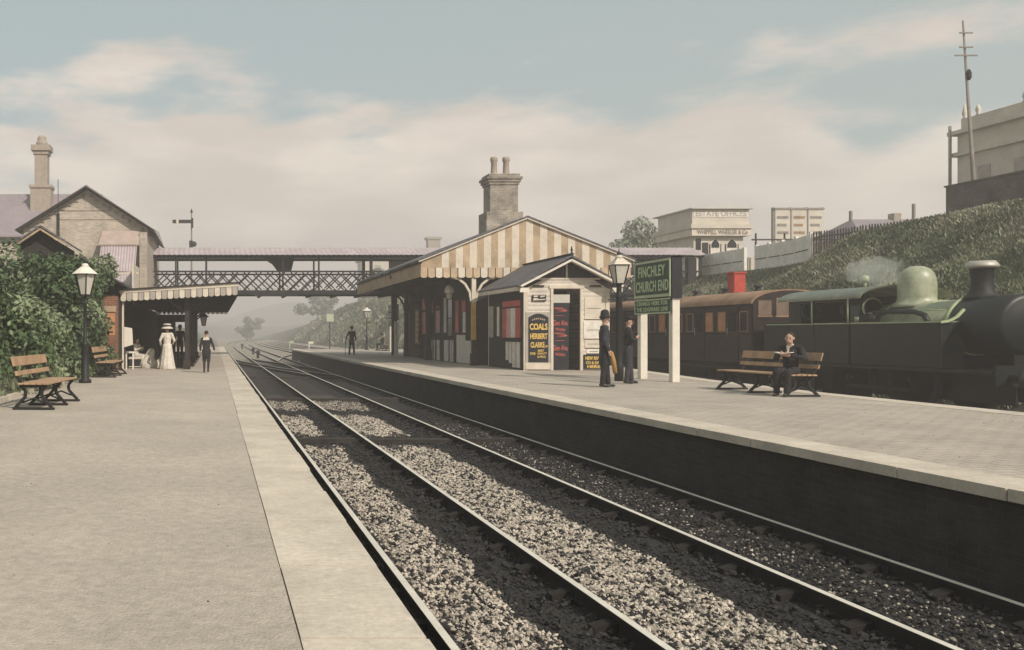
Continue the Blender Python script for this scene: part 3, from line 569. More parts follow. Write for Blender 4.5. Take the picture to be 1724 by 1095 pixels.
# ================================================================== island building with the big striped gable
BX, GY = 12.88, 36.8
t = thing('station_canopy', 'broad island platform awning with buff and cream striped gable', 'canopy', (BX, 45, Z0))
GL, GR, VB = 8.5, 17.2, 4.56
def gz(x): return 7.0 - abs(x - BX) * (7.0 - 5.22) / (BX - GL)
nB = 30; wb = (GR - GL) / nB; b = MB()
for i in range(nB):
    xa, xb = GL + i * wb, GL + (i + 1) * wb; b.mi = (i + 1) % 2 if i > 1 else 1
    m_ = [(xa, gz(xa))] + ([(BX, gz(BX))] if xa < BX < xb else []) + [(xb, gz(xb))]
    b.prism([(xa, VB + .42), *m_, (xb, VB + .42)], 'y', GY, GY + .04)
b.build('gable_boarding', ['cream', 'orange'], t)
b = MB(); nV = 28; wv = (GR - GL) / nV; b.mi = 0
for i in range(nV):
    xa = GL + i * wv; xm = xa + wv * .88; b.mi = i % 3 == 2
    b.prism([(xa, VB + .419), (xa, VB + .06)] + [(xa + wv * .88 * (.5 - .5 * math.cos(R(v))), VB + .06 - .06 * math.sin(R(v))) for v in (30, 60, 90, 120, 150)] + [(xm, VB + .06), (xm, VB + .419)], 'y', GY, GY + .035)
b.build('valance', ['peach', 'cream'], t)
b = MB(); b.box(GL, GR, GY + .041, GY + .06, VB + .1, VB + .5); b.build('valance_backing', 'grime', t)
b = MB(); b.beam((BX, GY - .03, 7.02), (GL - .1, GY - .03, 5.23), .06, .13, (0, 1, 0)); b.beam((BX, GY - .03, 7.02), (GR + .1, GY - .03, 5.26), .06, .13, (0, 1, 0)); b.build('bargeboard', 'cream', t)
b = MB(); b.prism([(BX, 7.12), (GL - .15, 5.30), (GL - .15, 5.24), (BX, 7.06)], 'y', GY - .12, 53); b.prism([(BX, 7.12), (GR + .15, 5.34), (GR + .15, 5.28), (BX, 7.06)], 'y', GY - .12, 53); b.build('roof', 'slate', t)
b = MB(); y = GY + .05
while y < 53: b.box(8.47, 8.50, y, y + .105, 4.60, 5.15); y += .125
b.build('side_valance', 'orange', t)
b = MB(); b.box(8.501, 8.51, GY + .05, 53, 4.62, 5.15); b.build('side_backing', 'timber', t)
b = MB(); b.box(8.40, 8.53, GY - .05, 53, 5.151, 5.23); b.box(8.42, 8.52, GY + 6, GY + 6.12, 4.9, 5.1); b.build('gutter', 'grime', t)
b = MB(); b.box(8.55, 17.1, GY + .07, 52.9, 4.98, 5.05)
y = GY + .4
while y < 53: b.box(8.55, 17.1, y, y + .1, 4.8, 4.979); y += 1.3
for x in (9.5, 11.2, 12.9): b.box(x, x + .1, GY + .1, 52.8, 4.62, 4.799)
b.build('soffit', 'grime', t)
for (x, y) in [(10.72, 36.95), (11.3, 48.9), (11.3, 52.6), (10.72, 44.8)]:
    q_ = .08 if y < 40 else .11; a = MB(); a.box(x - q_, x + q_, y - q_, y + q_, Z0, 4.62); a.box(x - q_ - .04, x + q_ + .04, y - q_ - .04, y + q_ + .04, Z0, Z0 + .5)
    po = a.build('post', 'timber', t)
    if y < 40: a = MB(); a.box(x - .085, x + .085, y - .085, y + .085, 2.0, 3.55); a.build('painted_band', 'ochre', po); a = MB(); a.box(x - .085, x + .085, y - .085, y + .085, 3.551, 4.6); a.build('painted_band', 'cream', po)
    a = MB()
    for sx in (-1, 1):
        pts = [(x + sx * (.1 + .85 * (1 - math.cos(R(v)))), y, 3.6 + 1.0 * math.sin(R(v))) for v in (0, 22, 45, 67, 90)]
        for p, q in zip(pts, pts[1:]): a.beam(p, q, .09)
    a.build('bracket', 'cream' if y < 40 else 'timber', t)
# building beneath
t = thing('station_building', 'island station building beneath the awning, posters and bills along its dark side', 'station building', (13, 44, Z0))
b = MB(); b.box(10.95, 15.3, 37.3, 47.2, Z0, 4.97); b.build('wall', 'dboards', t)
b = MB(); b.box(11.4, 15.1, 49.2, 52.4, Z0, 4.6); b.build('rear_wall', 'timber', t)
b = MB(); X, Y = 12.98, 40.5
b.box(X - .82, X + .82, Y - .6, Y + .6, 5.8, 7.72); b.box(X - .63, X + .63, Y - .5, Y + .5, 7.72, 8.95)
for i, e in enumerate((.68, .74, .80)): b.box(X - e, X + e, Y - e * .8, Y + e * .8, 8.95 + .12 * i, 9.07 + .12 * i)
b.box(X - .70, X + .70, Y - .56, Y + .56, 9.31, 9.44)
o = b.build('chimney', 'brickg', t, bevel=.012)
for dx in (-.30, .25):
    a = MB(); a.lathe((X + dx, Y, 9.44), [(.16, 0), (.145, .1), (.13, .6), (.165, .66), (.165, .80), (.12, .84)], 14); a.build('chimney_pot', 'pot', o)
# everything fixed along the side facing the line (x = 10.95), y from near to far
def sideboard(root, x, y0, y1, z0, z1, mt, nm, lab=None, d=.03, frame=None):
    a = MB(); a.box(x - d, x - .002, y0, y1, z0, z1); o = a.build(nm, mt, root)
    if lab: o['label'] = lab
    if frame:
        a = MB()
        for (p, q, r_, s_) in [(y0 - .05, y1 + .05, z1, z1 + .06), (y0 - .05, y1 + .05, z0 - .06, z0), (y0 - .05, y0, z0, z1), (y1, y1 + .05, z0, z1)]: a.box(x - d - .02, x - .002, p, q, r_, s_)
        a.build('frame', frame, o)
    return o
sideboard(t, 10.95, 37.5, 38.9, Z0 + .03, 1.95, 'paper', 'dado_panel'); sideboard(t, 10.95, 38.95, 40.3, Z0 + .03, 2.2, 'paper', 'dado_panel')
for k, (ya, yb) in enumerate([(40.9, 41.1), (41.25, 41.45), (41.75, 42.5), (43.4, 43.9), (44.3, 44.5), (44.8, 45.0), (45.3, 45.5), (45.9, 46.1)]): sideboard(t, 10.95, ya, yb, Z0 + .03, 1.95, 'paper', 'dado_panel')
for (ya, yb, z0, z1, m_) in [(38.9, 39.3, 2.3, 3.2, 'paper'), (38.9, 39.45, 3.22, 3.7, 'red'), (40.0, 40.5, 2.3, 3.75, 'red'), (42.1, 42.55, 2.3, 3.95, 'paper'), (43.2, 44.1, 2.3, 3.4, 'pink'), (46.1, 47.0, 2.25, 3.4, 'red'), (46.1, 47.0, 3.5, 4.1, 'red'), (44.7, 44.9, 3.3, 4.0, 'red'), (43.2, 44.0, 3.5, 3.62, 'red')]:
    sideboard(t, 10.95, ya, yb, z0, z1, m_, 'poster', frame='timber' if yb - ya > .6 else None)
for ya, yb in [(37.35, 37.6), (41.0, 41.9), (45.0, 45.9)]:
    a = MB(); a.box(10.93, 10.948, ya, yb, 2.1, 3.9); o = a.build('window', 'glass', t); a = MB()
    for z in (2.1, 2.95, 3.85): a.box(10.90, 10.929, ya, yb, z, z + .05)
    a.box(10.90, 10.929, ya - .06, ya, 2.1, 3.9); a.box(10.90, 10.929, yb, yb + .06, 2.1, 3.9); a.build('frame', 'grime', o)
o = sideboard(t, 11.4, 49.7, 50.6, 1.7, 3.6, 'board', 'enamel_sign', 'black enamel strip with stacked ochre letters')
for k in range(6): a = MB(); a.box(11.355, 11.369, 49.8, 50.5, 1.78 + .30 * k, 1.98 + .30 * k); a.build('letter_plate', 'ochre', o)
sideboard(t, 11.4, 49.25, 49.5, 2.9, 3.9, 'ochre', 'poster')
# ================================================================== ticket kiosk at the near end
KX0, KX1, KY0, KY1, KA = 11.1, 14.14, 32.0, 36.2, 12.63
t = thing('kiosk', 'cream weatherboarded kiosk with slate roof and dark doorway at the near end of the station', 'kiosk', (12.6, 34, Z0))
WZ = 3.85
b = MB(); b.mi = 0
def fr(x): return WZ + (4.78 - WZ) * (1 - abs(x - KA) / 1.62)
b.box(KX0, 12.13, KY0, KY0 + .08, Z0, WZ); b.box(13.12, KX1, KY0, KY0 + .08, Z0, WZ)
b.box(12.13, 13.12, KY0, KY0 + .08, 3.86, 3.9 + .05); b.prism([(KX0, WZ + .0), (KX1, WZ), (KX1 - .6, 4.22), (KX0 + .75, 4.22)], 'y', KY0 + .0, KY0 + .07); b.build('wall', 'boards', t)
b = MB(); b.box(KX1 - .08, KX1, KY0 + .081, KY1, Z0, WZ); b.box(KX0, KX1, KY1 - .08, KY1 - .001, Z0, WZ); b.build('rear_wall', 'boards', t)
b = MB(); b.box(KX0, KX0 + .08, KY0 + .081, KY1 - .081, Z0, WZ); b.build('side_wall', 'dboards', t)  # shaded side put in as dark boards; the front is cream
b = MB(); b.box(KX0 - .02, KX0 + .12, KY0 - .03, KY0 - .001, Z0, WZ); b.box(12.05, 12.14, KY0 - .04, KY0 - .001, Z0, 3.87); b.box(13.11, 13.2, KY0 - .04, KY0 - .001, Z0, 3.87); b.box(12.0, 13.25, KY0 - .05, KY0 - .001, 3.871, 3.98)
b.box(KX1 - .12, KX1 + .02, KY0 - .03, KY0 - .001, Z0, WZ); b.build('trim', 'cream', t)
b = MB(); b.prism([(KA - 1.5, 4.12), (KA + 1.5, 4.12), (KA, 4.72)], 'y', KY0 + .03, KY0 + .07); b.build('gable_opening', 'grime', t)
b = MB(); b.box(KA - .03, KA + .03, KY0 - .02, KY0 + .02, 4.2, 4.75); b.box(KA - 1.2, KA + 1.2, KY0 - .03, KY0 + .02, 4.19, 4.25); b.build('gable_strut', 'cream', t)
b = MB(); b.beam((KA, KY0 - .38, 4.86), (10.83, KY0 - .38, 3.93), .07, .22, (0, 1, 0)); b.beam((KA, KY0 - .38, 4.86), (14.45, KY0 - .38, 3.93), .07, .22, (0, 1, 0))
b.box(10.82, 11.15, KY0 - .41, KY0 - .34, 3.72, 3.88); b.box(14.1, 14.45, KY0 - .41, KY0 - .34, 3.72, 3.88); b.build('bargeboard', 'white', t)
b = MB(); b.prism([(KA, 5.05), (10.72, 3.98), (10.72, 3.92), (KA, 4.98)], 'y', KY0 - .46, KY1 + .2); b.prism([(KA, 5.05), (14.55, 3.98), (14.55, 3.92), (KA, 4.98)], 'y', KY0 - .46, KY1 + .2); b.build('roof', 'slate', t)
b = MB(); b.beam((KA, KY0 - .5, 5.07), (KA, KY1 + .22, 5.07), .14, .05); b.lathe((KA, KY0 - .45, 5.08), [(.05, 0), (.02, .08), (.045, .12), (.01, .28)], 8); b.build('ridge', 'grime', t)
b = MB(); b.box(10.72, 10.86, KY0 - .3, KY1 + .1, 3.78, 3.91); b.build('gutter', 'cream', t)
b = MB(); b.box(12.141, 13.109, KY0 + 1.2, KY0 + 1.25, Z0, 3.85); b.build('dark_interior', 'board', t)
# door leaf with whisky mirrors, frosted fanlight
o = MB().box(12.15, 12.75, KY0 + .10, KY0 + .14, Z0 + .02, 3.35).build('door', 'board', t); o['label'] = 'black door lettered twice in red'
a = MB(); a.box(12.15, 12.78, KY0 + .09, KY0 + .13, 3.36, 3.66); a.build('fanlight', 'lampglass', o)
for zc in (2.62, 1.72):
    text(o, 'Glen Alva', (12.43, KY0 + .09, zc + .02), .54, .2, 'front', 'pinkl', bold=.004); text(o, 'Whisky', (12.43, KY0 + .09, zc - .23), .36, .15, 'front', 'pinkl', bold=.01)
    a = MB(); a.box(12.25, 12.58, KY0 + .085, KY0 + .098, zc + .27, zc + .285); a.prism([(12.20, zc + .40), (12.62, zc + .43), (12.70, zc + .46), (12.6, zc + .50), (12.22, zc + .49), (12.58, zc + .465), (12.60, zc + .45)], 'y', KY0 + .085, KY0 + .098); a.prism([(12.22, zc + .53), (12.5, zc + .54), (12.62, zc + .53), (12.5, zc + .565), (12.24, zc + .56)], 'y', KY0 + .085, KY0 + .098); a.build('ornament', 'pinkl', o)
# COALS board
o = MB().box(11.13, 12.03, KY0 - .05, KY0 - .032, Z0 + .03, 3.02).build('poster_frame', 'grey', t)
def arch(x0, x1, z0, z1, rise): return [(x0, z0), (x1, z0)] + [(x1 + (x0 - x1) * i / 10, z1 + rise * math.sin(math.pi * i / 10)) for i in range(11)]
a = MB(); a.prism(arch(11.24, 11.95, 1.23, 2.83, .14), 'y', KY0 - .07, KY0 - .052); bo = a.build('coal_board', 'board', o); a = MB(); a.box(11.13, 12.03, KY0 - .06, KY0 - .051, Z0 + .04, 1.2); a.build('kick_panel', 'cream', o)
yy = KY0 - .077
text(bo, 'COALS', (11.595, yy, 2.50), .64, .23, 'front', 'yellow', bold=.035); text(bo, 'HERBERT', (11.60, yy, 2.16), .62, .20, 'front', 'yellow', bold=.03)
text(bo, 'CLARKE', (11.555, yy, 1.85), .50, .20, 'front', 'yellow', bold=.03); text(bo, 'LD', (11.87, yy, 1.80), .10, .07, 'front', 'yellow', bold=.03)
text(bo, 'BEST', (11.68, yy, 1.64), .22, .08, 'front', 'yellow', bold=.02); text(bo, 'ONE', (11.38, yy, 1.54), .20, .09, 'front', 'yellow', bold=.02); text(bo, 'QUALITY', (11.72, yy, 1.535), .34, .09, 'front', 'yellow', bold=.02); text(bo, '& PRICE', (11.70, yy, 1.42), .30, .08, 'front', 'yellow', bold=.02)
a = MB()
for i in range(7): a.box(11.36 + .07 * i, 11.40 + .07 * i, yy, yy + .01, 2.70 + .06 * math.sin(math.pi * (i + .5) / 7), 2.76 + .06 * math.sin(math.pi * (i + .5) / 7))
a.build('crest', 'orange', bo)
a = MB(); a.box(11.38, 11.87, KY0 - .06, KY0 - .002, 3.42, 3.64); o2 = a.build('name_plate', 'board', t); b_ = MB(); b_.prism([(11.41, 3.44), (11.84, 3.46), (11.84, 3.50), (11.62, 3.49), (11.5, 3.53), (11.41, 3.52)], 'y', KY0 - .07, KY0 - .061); b_.prism([(11.42, 3.56), (11.55, 3.56), (11.6, 3.62), (11.42, 3.62)], 'y', KY0 - .07, KY0 - .061); b_.prism([(11.66, 3.55), (11.83, 3.58), (11.83, 3.62), (11.66, 3.61)], 'y', KY0 - .07, KY0 - .061); b_.build('white_marks', 'cream', o2)
for x0, x1 in ((11.4, 11.8), (13.45, 13.85)): a = MB(); a.box(x0, x1, KY0 - .05, KY0 - .002, 3.93, 3.99); a.build('vent_slot', 'ink', t)
bills = [(13.27, 14.0, 2.75, 3.55, 'cream'), (13.24, 13.96, 2.05, 2.70, 'paper'), (13.28, 13.95, 1.72, 2.02, 'cream'), (13.34, 13.9, 1.52, 1.69, 'paper')]
for x0, x1, z0, z1, m_ in bills:
    a = MB(); a.box(x0, x1, KY0 - .02, KY0 - .002, z0, z1); o2 = a.build('bill', m_, t); a = MB(); a.box(x0, x1, KY0 - .024, KY0 - .0201, z0, z0 + .02); a.box(x0 + .1, x1 - .15, KY0 - .024, KY0 - .0201, (z0 + z1) / 2, (z0 + z1) / 2 + .015); a.build('print_lines', 'timber', o2)
a = MB(); a.box(13.22, 13.93, KY0 - .06, KY0 - .032, .98, 1.50); o2 = a.build('news_board', 'board', t); o2['label'] = 'black and ochre news board low on the kiosk front'
text(o2, 'NEW RIVER', (13.575, KY0 - .066, 1.37), .60, .13, 'front', 'yellow', bold=.03); text(o2, 'CO & DAY', (13.57, KY0 - .066, 1.21), .56, .11, 'front', 'yellow', bold=.03); text(o2, 'HERE', (13.57, KY0 - .066, 1.07), .46, .11, 'front', 'yellow', bold=.03)
# kiosk side boards
X = KX0
for k, (ya, yb, m_) in enumerate([(32.35, 32.85, 'red'), (32.87, 33.37, 'paper'), (33.39, 33.87, 'pink'), (33.89, 34.35, 'red')]): sideboard(t, X, ya, yb, 2.1, 3.2, m_, 'poster')
sideboard(t, X, 32.35, 34.35, 3.26, 3.48, 'red', 'poster'); sideboard(t, X, 32.3, 34.4, 2.0, 2.06, 'grime', 'shelf', d=.12)
for (ya, yb, z0) in [(32.4, 32.75, 1.0), (32.85, 33.2, 1.0), (33.3, 33.55, 1.15), (33.65, 33.95, 1.25)]: sideboard(t, X, ya, yb, z0, 1.95, 'paper', 'timetable')
sideboard(t, X, 34.75, 35.0, 2.15, 3.3, 'paper', 'poster'); sideboard(t, X, 35.5, 36.0, 2.1, 3.35, 'grey', 'poster')
# ================================================================== station name boards
def name_board(label, X, Y0, Y1, dz=0):
    t = thing('station_sign', label, 'station sign', (X, (Y0 + Y1) / 2, Z0), None)
    for y in (Y1 - .13, Y0 + .12):
        a = MB(); a.box(X + .06, X + .26, y - .1, y + .1, Z0, 4.26); a.build('post', 'white', t, bevel=.01)
    a = MB(); a.box(X, X + .05, Y0, Y1, 3.26, 4.30); bo = a.build('upper_board', 'sgreen', t)
    a = MB(); a.box(X + .02, X + .29, Y0 - .03, Y0 - .001, 3.2, 4.34); a.box(X - .01, X + .29, Y0 - .03, Y1 + .02, 4.301, 4.34); a.build('side_casing', 'board', t)
    a = MB(); a.box(X + .27, X + .31, Y0, Y1, 3.22, 4.30); a.build('rear_board', 'sgreen', t)
    a = MB(); 
    for (p, q, r_, s_) in [(Y0, Y1, 4.24, 4.30), (Y0, Y1, 3.26, 3.34), (Y0, Y0 + .04, 3.34, 4.24), (Y1 - .05, Y1, 3.34, 4.24)]: a.box(X - .025, X - .002, p, q, r_, s_)
    a.build('frame', 'framegreen', bo)
    ym = (Y0 + Y1) / 2; w_ = Y1 - Y0
    text(bo, 'FINCHLEY', (X - .012, ym + .02, 4.00), w_ * .74, .31, 'side', 'lgreen', bold=.018, sp=1.12); text(bo, 'CHURCH END', (X - .012, ym, 3.58), w_ * .90, .31, 'side', 'lgreen', bold=.018, sp=1.1)
    a = MB(); a.box(X, X + .05, Y0 + .03, Y1, 2.80, 3.22); lo = a.build('lower_board', 'sgreen', t)
    a = MB()
    for (p, q, r_, s_) in [(Y0 + .03, Y1, 3.18, 3.22), (Y0 + .03, Y1, 2.80, 2.84), (Y1 - .04, Y1, 2.84, 3.18)]: a.box(X - .02, X - .002, p, q, r_, s_)
    a.build('frame', 'framegreen', lo)
    text(lo, 'CHANGE HERE FOR', (X - .01, ym, 3.10), w_ * .86, .12, 'side', 'lgreen', bold=.012, sp=1.1); text(lo, 'THE EDGWARE LINE', (X - .01, ym, 2.93), w_ * .88, .12, 'side', 'lgreen', bold=.012, sp=1.1)
    return t
name_board('large green FINCHLEY CHURCH END sign on two white posts beside the bench', 12.3, 24.05, 26.1)
name_board('distant station name board seen past the last posts of the island canopy', 12.55, 62.3, 64.5)

# ================================================================== gas lamps
def lantern(a, g, x, y, z, s=1.0, n=4):
    # tapering glazed lantern with flared roof; a: iron builder, g: glass builder, z: underside
    def ring(r, zz): return [(x + r * math.cos(R(45 + 360 / n * k)), y + r * math.sin(R(45 + 360 / n * k)), zz) for k in range(n)]
    r0, r1, h = .17 * s, .33 * s, .62 * s
    lo, hi = ring(r0, z), ring(r1, z + h)
    g.add(ring(r0 * .97, z + .01) + ring(r1 * .97, z + h), [(k, (k + 1) % n, n + (k + 1) % n, n + k) for k in range(n)])
    for k in range(n): a.beam(lo[k], hi[k], .03 * s); a.beam(hi[k], hi[(k + 1) % n], .035 * s); a.beam(lo[k], lo[(k + 1) % n], .035 * s)
def lamp(label, x, y, H, style, zb=Z0, group='gas lamps on the platforms', s=1.0, roofm='grime', thick=.09):
    t = thing('gas_lamp', label, 'gas lamp', (x, y, zb), group)
    hz_ = zb + H; zl = hz_ - .95 * s - .15
    a = MB()
    if style == 'old':
        a.lathe((x, y, zb), [(.17, 0), (.17, .08), (.11, .12), (.10, .95), (.12, 1.0), (.12, 1.06), (.05, 1.12), (.045, zl - zb - .25), (.07, zl - zb - .22), (.045, zl - zb - .18), (.035, zl - zb)], 14)
    else:
        a.lathe((x, y, zb), [(.12, 0), (.12, .45), (.10, .5), (.092, .6), (.085, 2.3), (.11, 2.35), (.07, 2.42), (.065, zl - zb - .05), (.12, zl - zb)], 14)
    a.build('post', 'dark', t)
    a = MB(); a.beam((x - .02, y, zl - .45), (x - .35 * s, y, zl - .45), .03); a.beam((x + .02, y, zl - .45), (x + .35 * s, y, zl - .45), .03)
    if style != 'old': a.beam((x, y, zl - .4), (x - .3, y, zl - .02), .025); a.beam((x, y, zl - .4), (x + .3, y, zl - .02), .025)
    a.build('ladder_bar', 'dark', t)
    a = MB(); g = MB(); lantern(a, g, x, y, zl, s, 4 if style != 'old' else 6)
    o = a.build('lantern', 'dark', t); g.build('glass', 'lampglass', o)
    a = MB(); n_ = 4 if style != 'old' else 12; zz = zl + .62 * s
    a.smooth = False; c = [(x + .40 * s * math.cos(R(45 + 360 / n_ * k)), y + .40 * s * math.sin(R(45 + 360 / n_ * k)), zz) for k in range(n_)] + [(x + .13 * s * math.cos(R(45 + 360 / n_ * k)), y + .13 * s * math.sin(R(45 + 360 / n_ * k)), zz + .22 * s) for k in range(n_)]
    a.add(c, [(k, (k + 1) % n_, n_ + (k + 1) % n_, n_ + k) for k in range(n_)] + [list(range(n_))])
    a.lathe((x, y, zz + .22 * s), [(.13 * s, 0), (.10 * s, .04), (.09 * s, .07), (.03 * s, .10)], 10)
    a.build('lantern_roof', roofm, o)
    a = MB(); a.lathe((x, y, zz + .31 * s), [(.03, 0), (.06, .03), (.06, .07), (.015, .1), (.01, .2)], 10); a.build('finial', 'dark', o)
    return t
lamp('black gas lamp post with square glass lantern between the kiosk and the large sign', 11.2, 24.7, 3.65, 'new', s=.84, roofm='cream')
lamp('slender gas lamp with white-topped lantern in front of the ivy', -3.47, 23.8, 3.35, 'old', s=.9, roofm='white')
lamp('lone gas lamp with white shade near the far end of the island platform', 12.6, 74, 3.7, 'old', s=.95, roofm='white')
t = thing('signal_post', 'squat white-headed post lamp beyond the island platform ramp', 'signal', (15.2, 118, 0)); a = MB(); a.box(15.12, 15.28, 117.9, 118.1, 0, 4.0); a.build('post', 'grime', t); a = MB(); a.box(14.75, 15.7, 117.8, 118.2, 3.9, 4.9); a.build('head', 'framegreen', t)
# hanging lamp under awning
t = thing('hanging_lamp', 'white domed gas lamp hanging below the striped awning', 'gas lamp', (10.15, 38.6, 4.9))
a = MB(); a.tube([(10.15, 38.6, 4.9), (10.15, 38.6, 4.35)], .02, 8); a.build('pipe', 'dark', t)
a = MB(); a.lathe((10.15, 38.6, 4.02), [(.20, 0), (.21, .05), (.19, .18), (.12, .30), (.05, .36), (.02, .37)], 18); a.build('lamp_shade', 'white', t)
a = MB(); a.lathe((10.15, 38.6, 3.74), [(.02, 0), (.10, .04), (.14, .14), (.13, .28)], 16); a.build('globe', 'lampglass', t)
t = thing('hanging_lamp', 'small dark lantern hanging at the far end of the side platform canopy', 'gas lamp', (-.65, 51, 3.4))
a = MB(); g = MB(); lantern(a, g, -.65, 51, 2.72, .8); a.tube([(-.65, 51, 3.2), (-.65, 51, 3.72)], .02, 6); a.lathe((-.65, 51, 3.21), [(.32, 0), (.1, .2), (.03, .22)], 10); a.build('lantern', 'dark', t); g.build('glass', 'lampglass', t)
# semaphore signal beyond the bridge
t = thing('semaphore_signal', 'tall semaphore signal with its arm level, rising behind the footbridge', 'signal', (-2, 76, 0))
a = MB(); a.lathe((-2, 76, 0), [(.13, 0), (.09, 6), (.05, 12.6), (.05, 12.65)], 10); a.build('post', 'pole', t)
a = MB(); a.box(-3.62, -1.95, 75.85, 75.9, 11.68, 11.98); o = a.build('signal_arm', 'grime', t); a = MB(); a.box(-3.3, -3.1, 75.83, 75.849, 11.68, 11.98); a.build('arm_stripe', 'cream', o)
a = MB(); a.lathe((-2, 76, 12.6), [(.09, 0), (.12, .08), (.05, .2), (.02, .35)], 8); a.build('finial', 'grime', t)
a = MB(); a.box(-2.05, -1.85, 75.75, 75.95, 11.3, 12.1); a.lathe((-1.8, 75.8, 9.9), [(.0, -.04), (.24, -.04), (.24, .04), (0, .04)], 12, 'y'); a.box(-2.2, -1.9, 75.8, 75.95, 9.55, 10.2); a.build('spectacle_case', 'grime', t)

# ================================================================== benches
def bench(label, x, y, rot, Lb, n_legs=3, group='slatted benches on the platforms'):
    # local: length along y, seat faces -x ; built at origin, then moved
    t = thing('bench', label, 'bench', (0, 0, 0), group)
    for k in range(n_legs):
        yy = -Lb / 2 + .12 + (Lb - .24) * k / (n_legs - 1); a = MB()
        a.box(-.36, .36, yy - .045, yy + .045, 0, .04)
        for s_ in (-1, 1):
            pts = [(s_ * .32, yy, .04), (s_ * .24, yy, .12), (s_ * .15, yy, .22), (s_ * .14, yy, .32), (s_ * .22, yy, .41)]
            for i in range(len(pts) - 1): a.beam(pts[i], pts[i + 1], .05, .05, (0, 1, 0))
        a.beam((-.24, yy, .41), (.24, yy, .41), .05, .045, (0, 1, 0)); a.beam((.2, yy, .41), (.30, yy, .60), .05, .045, (0, 1, 0)); a.beam((.30, yy, .60), (.38, yy, .90), .045, .04, (0, 1, 0))
        a.tube([(-.2, yy, .12), (0, yy, .2), (.2, yy, .12)], .018, 6)
        a.build('leg', 'dark', t)
    for k in range(5):
        a = MB(); xx = -.24 + .11 * k; a.box(xx - .045, xx + .045, -Lb / 2, Lb / 2, .435, .465)
        if k == 0: sb = a
        else: sb.add(a.v, a.f)
    sb.build('seat', 'slat', t, bevel=.006)
    a = MB(); a.beam((.34, -Lb / 2, .83), (.34, Lb / 2, .83), .03, .17, (.26, 0, 1)); a.build('top_rail', 'slat', t, bevel=.006)
    a = MB(); a.beam((.28, -Lb / 2, .625), (.28, Lb / 2, .625), .03, .085, (.26, 0, 1)); a.build('back_rail', 'slat', t, bevel=.006)
    t.location = (x, y, Z0); t.rotation_euler.z = rot; return t
bench('long slatted bench on the island platform where a reading man sits', 12.18, 19.75, 0, 2.75)
bench('weathered slatted bench before the dense ivy, in front of the gas lamp', -3.05, 16.3, R(180 - 4), 2.2)
bench('slatted bench between the ivy and the orange-billed brick pier', -3.28, 27.9, R(180 - 2), 2.6)
bench('dark bench near the far lamp on the island platform', 13.5, 70.5, 0, 2.6)

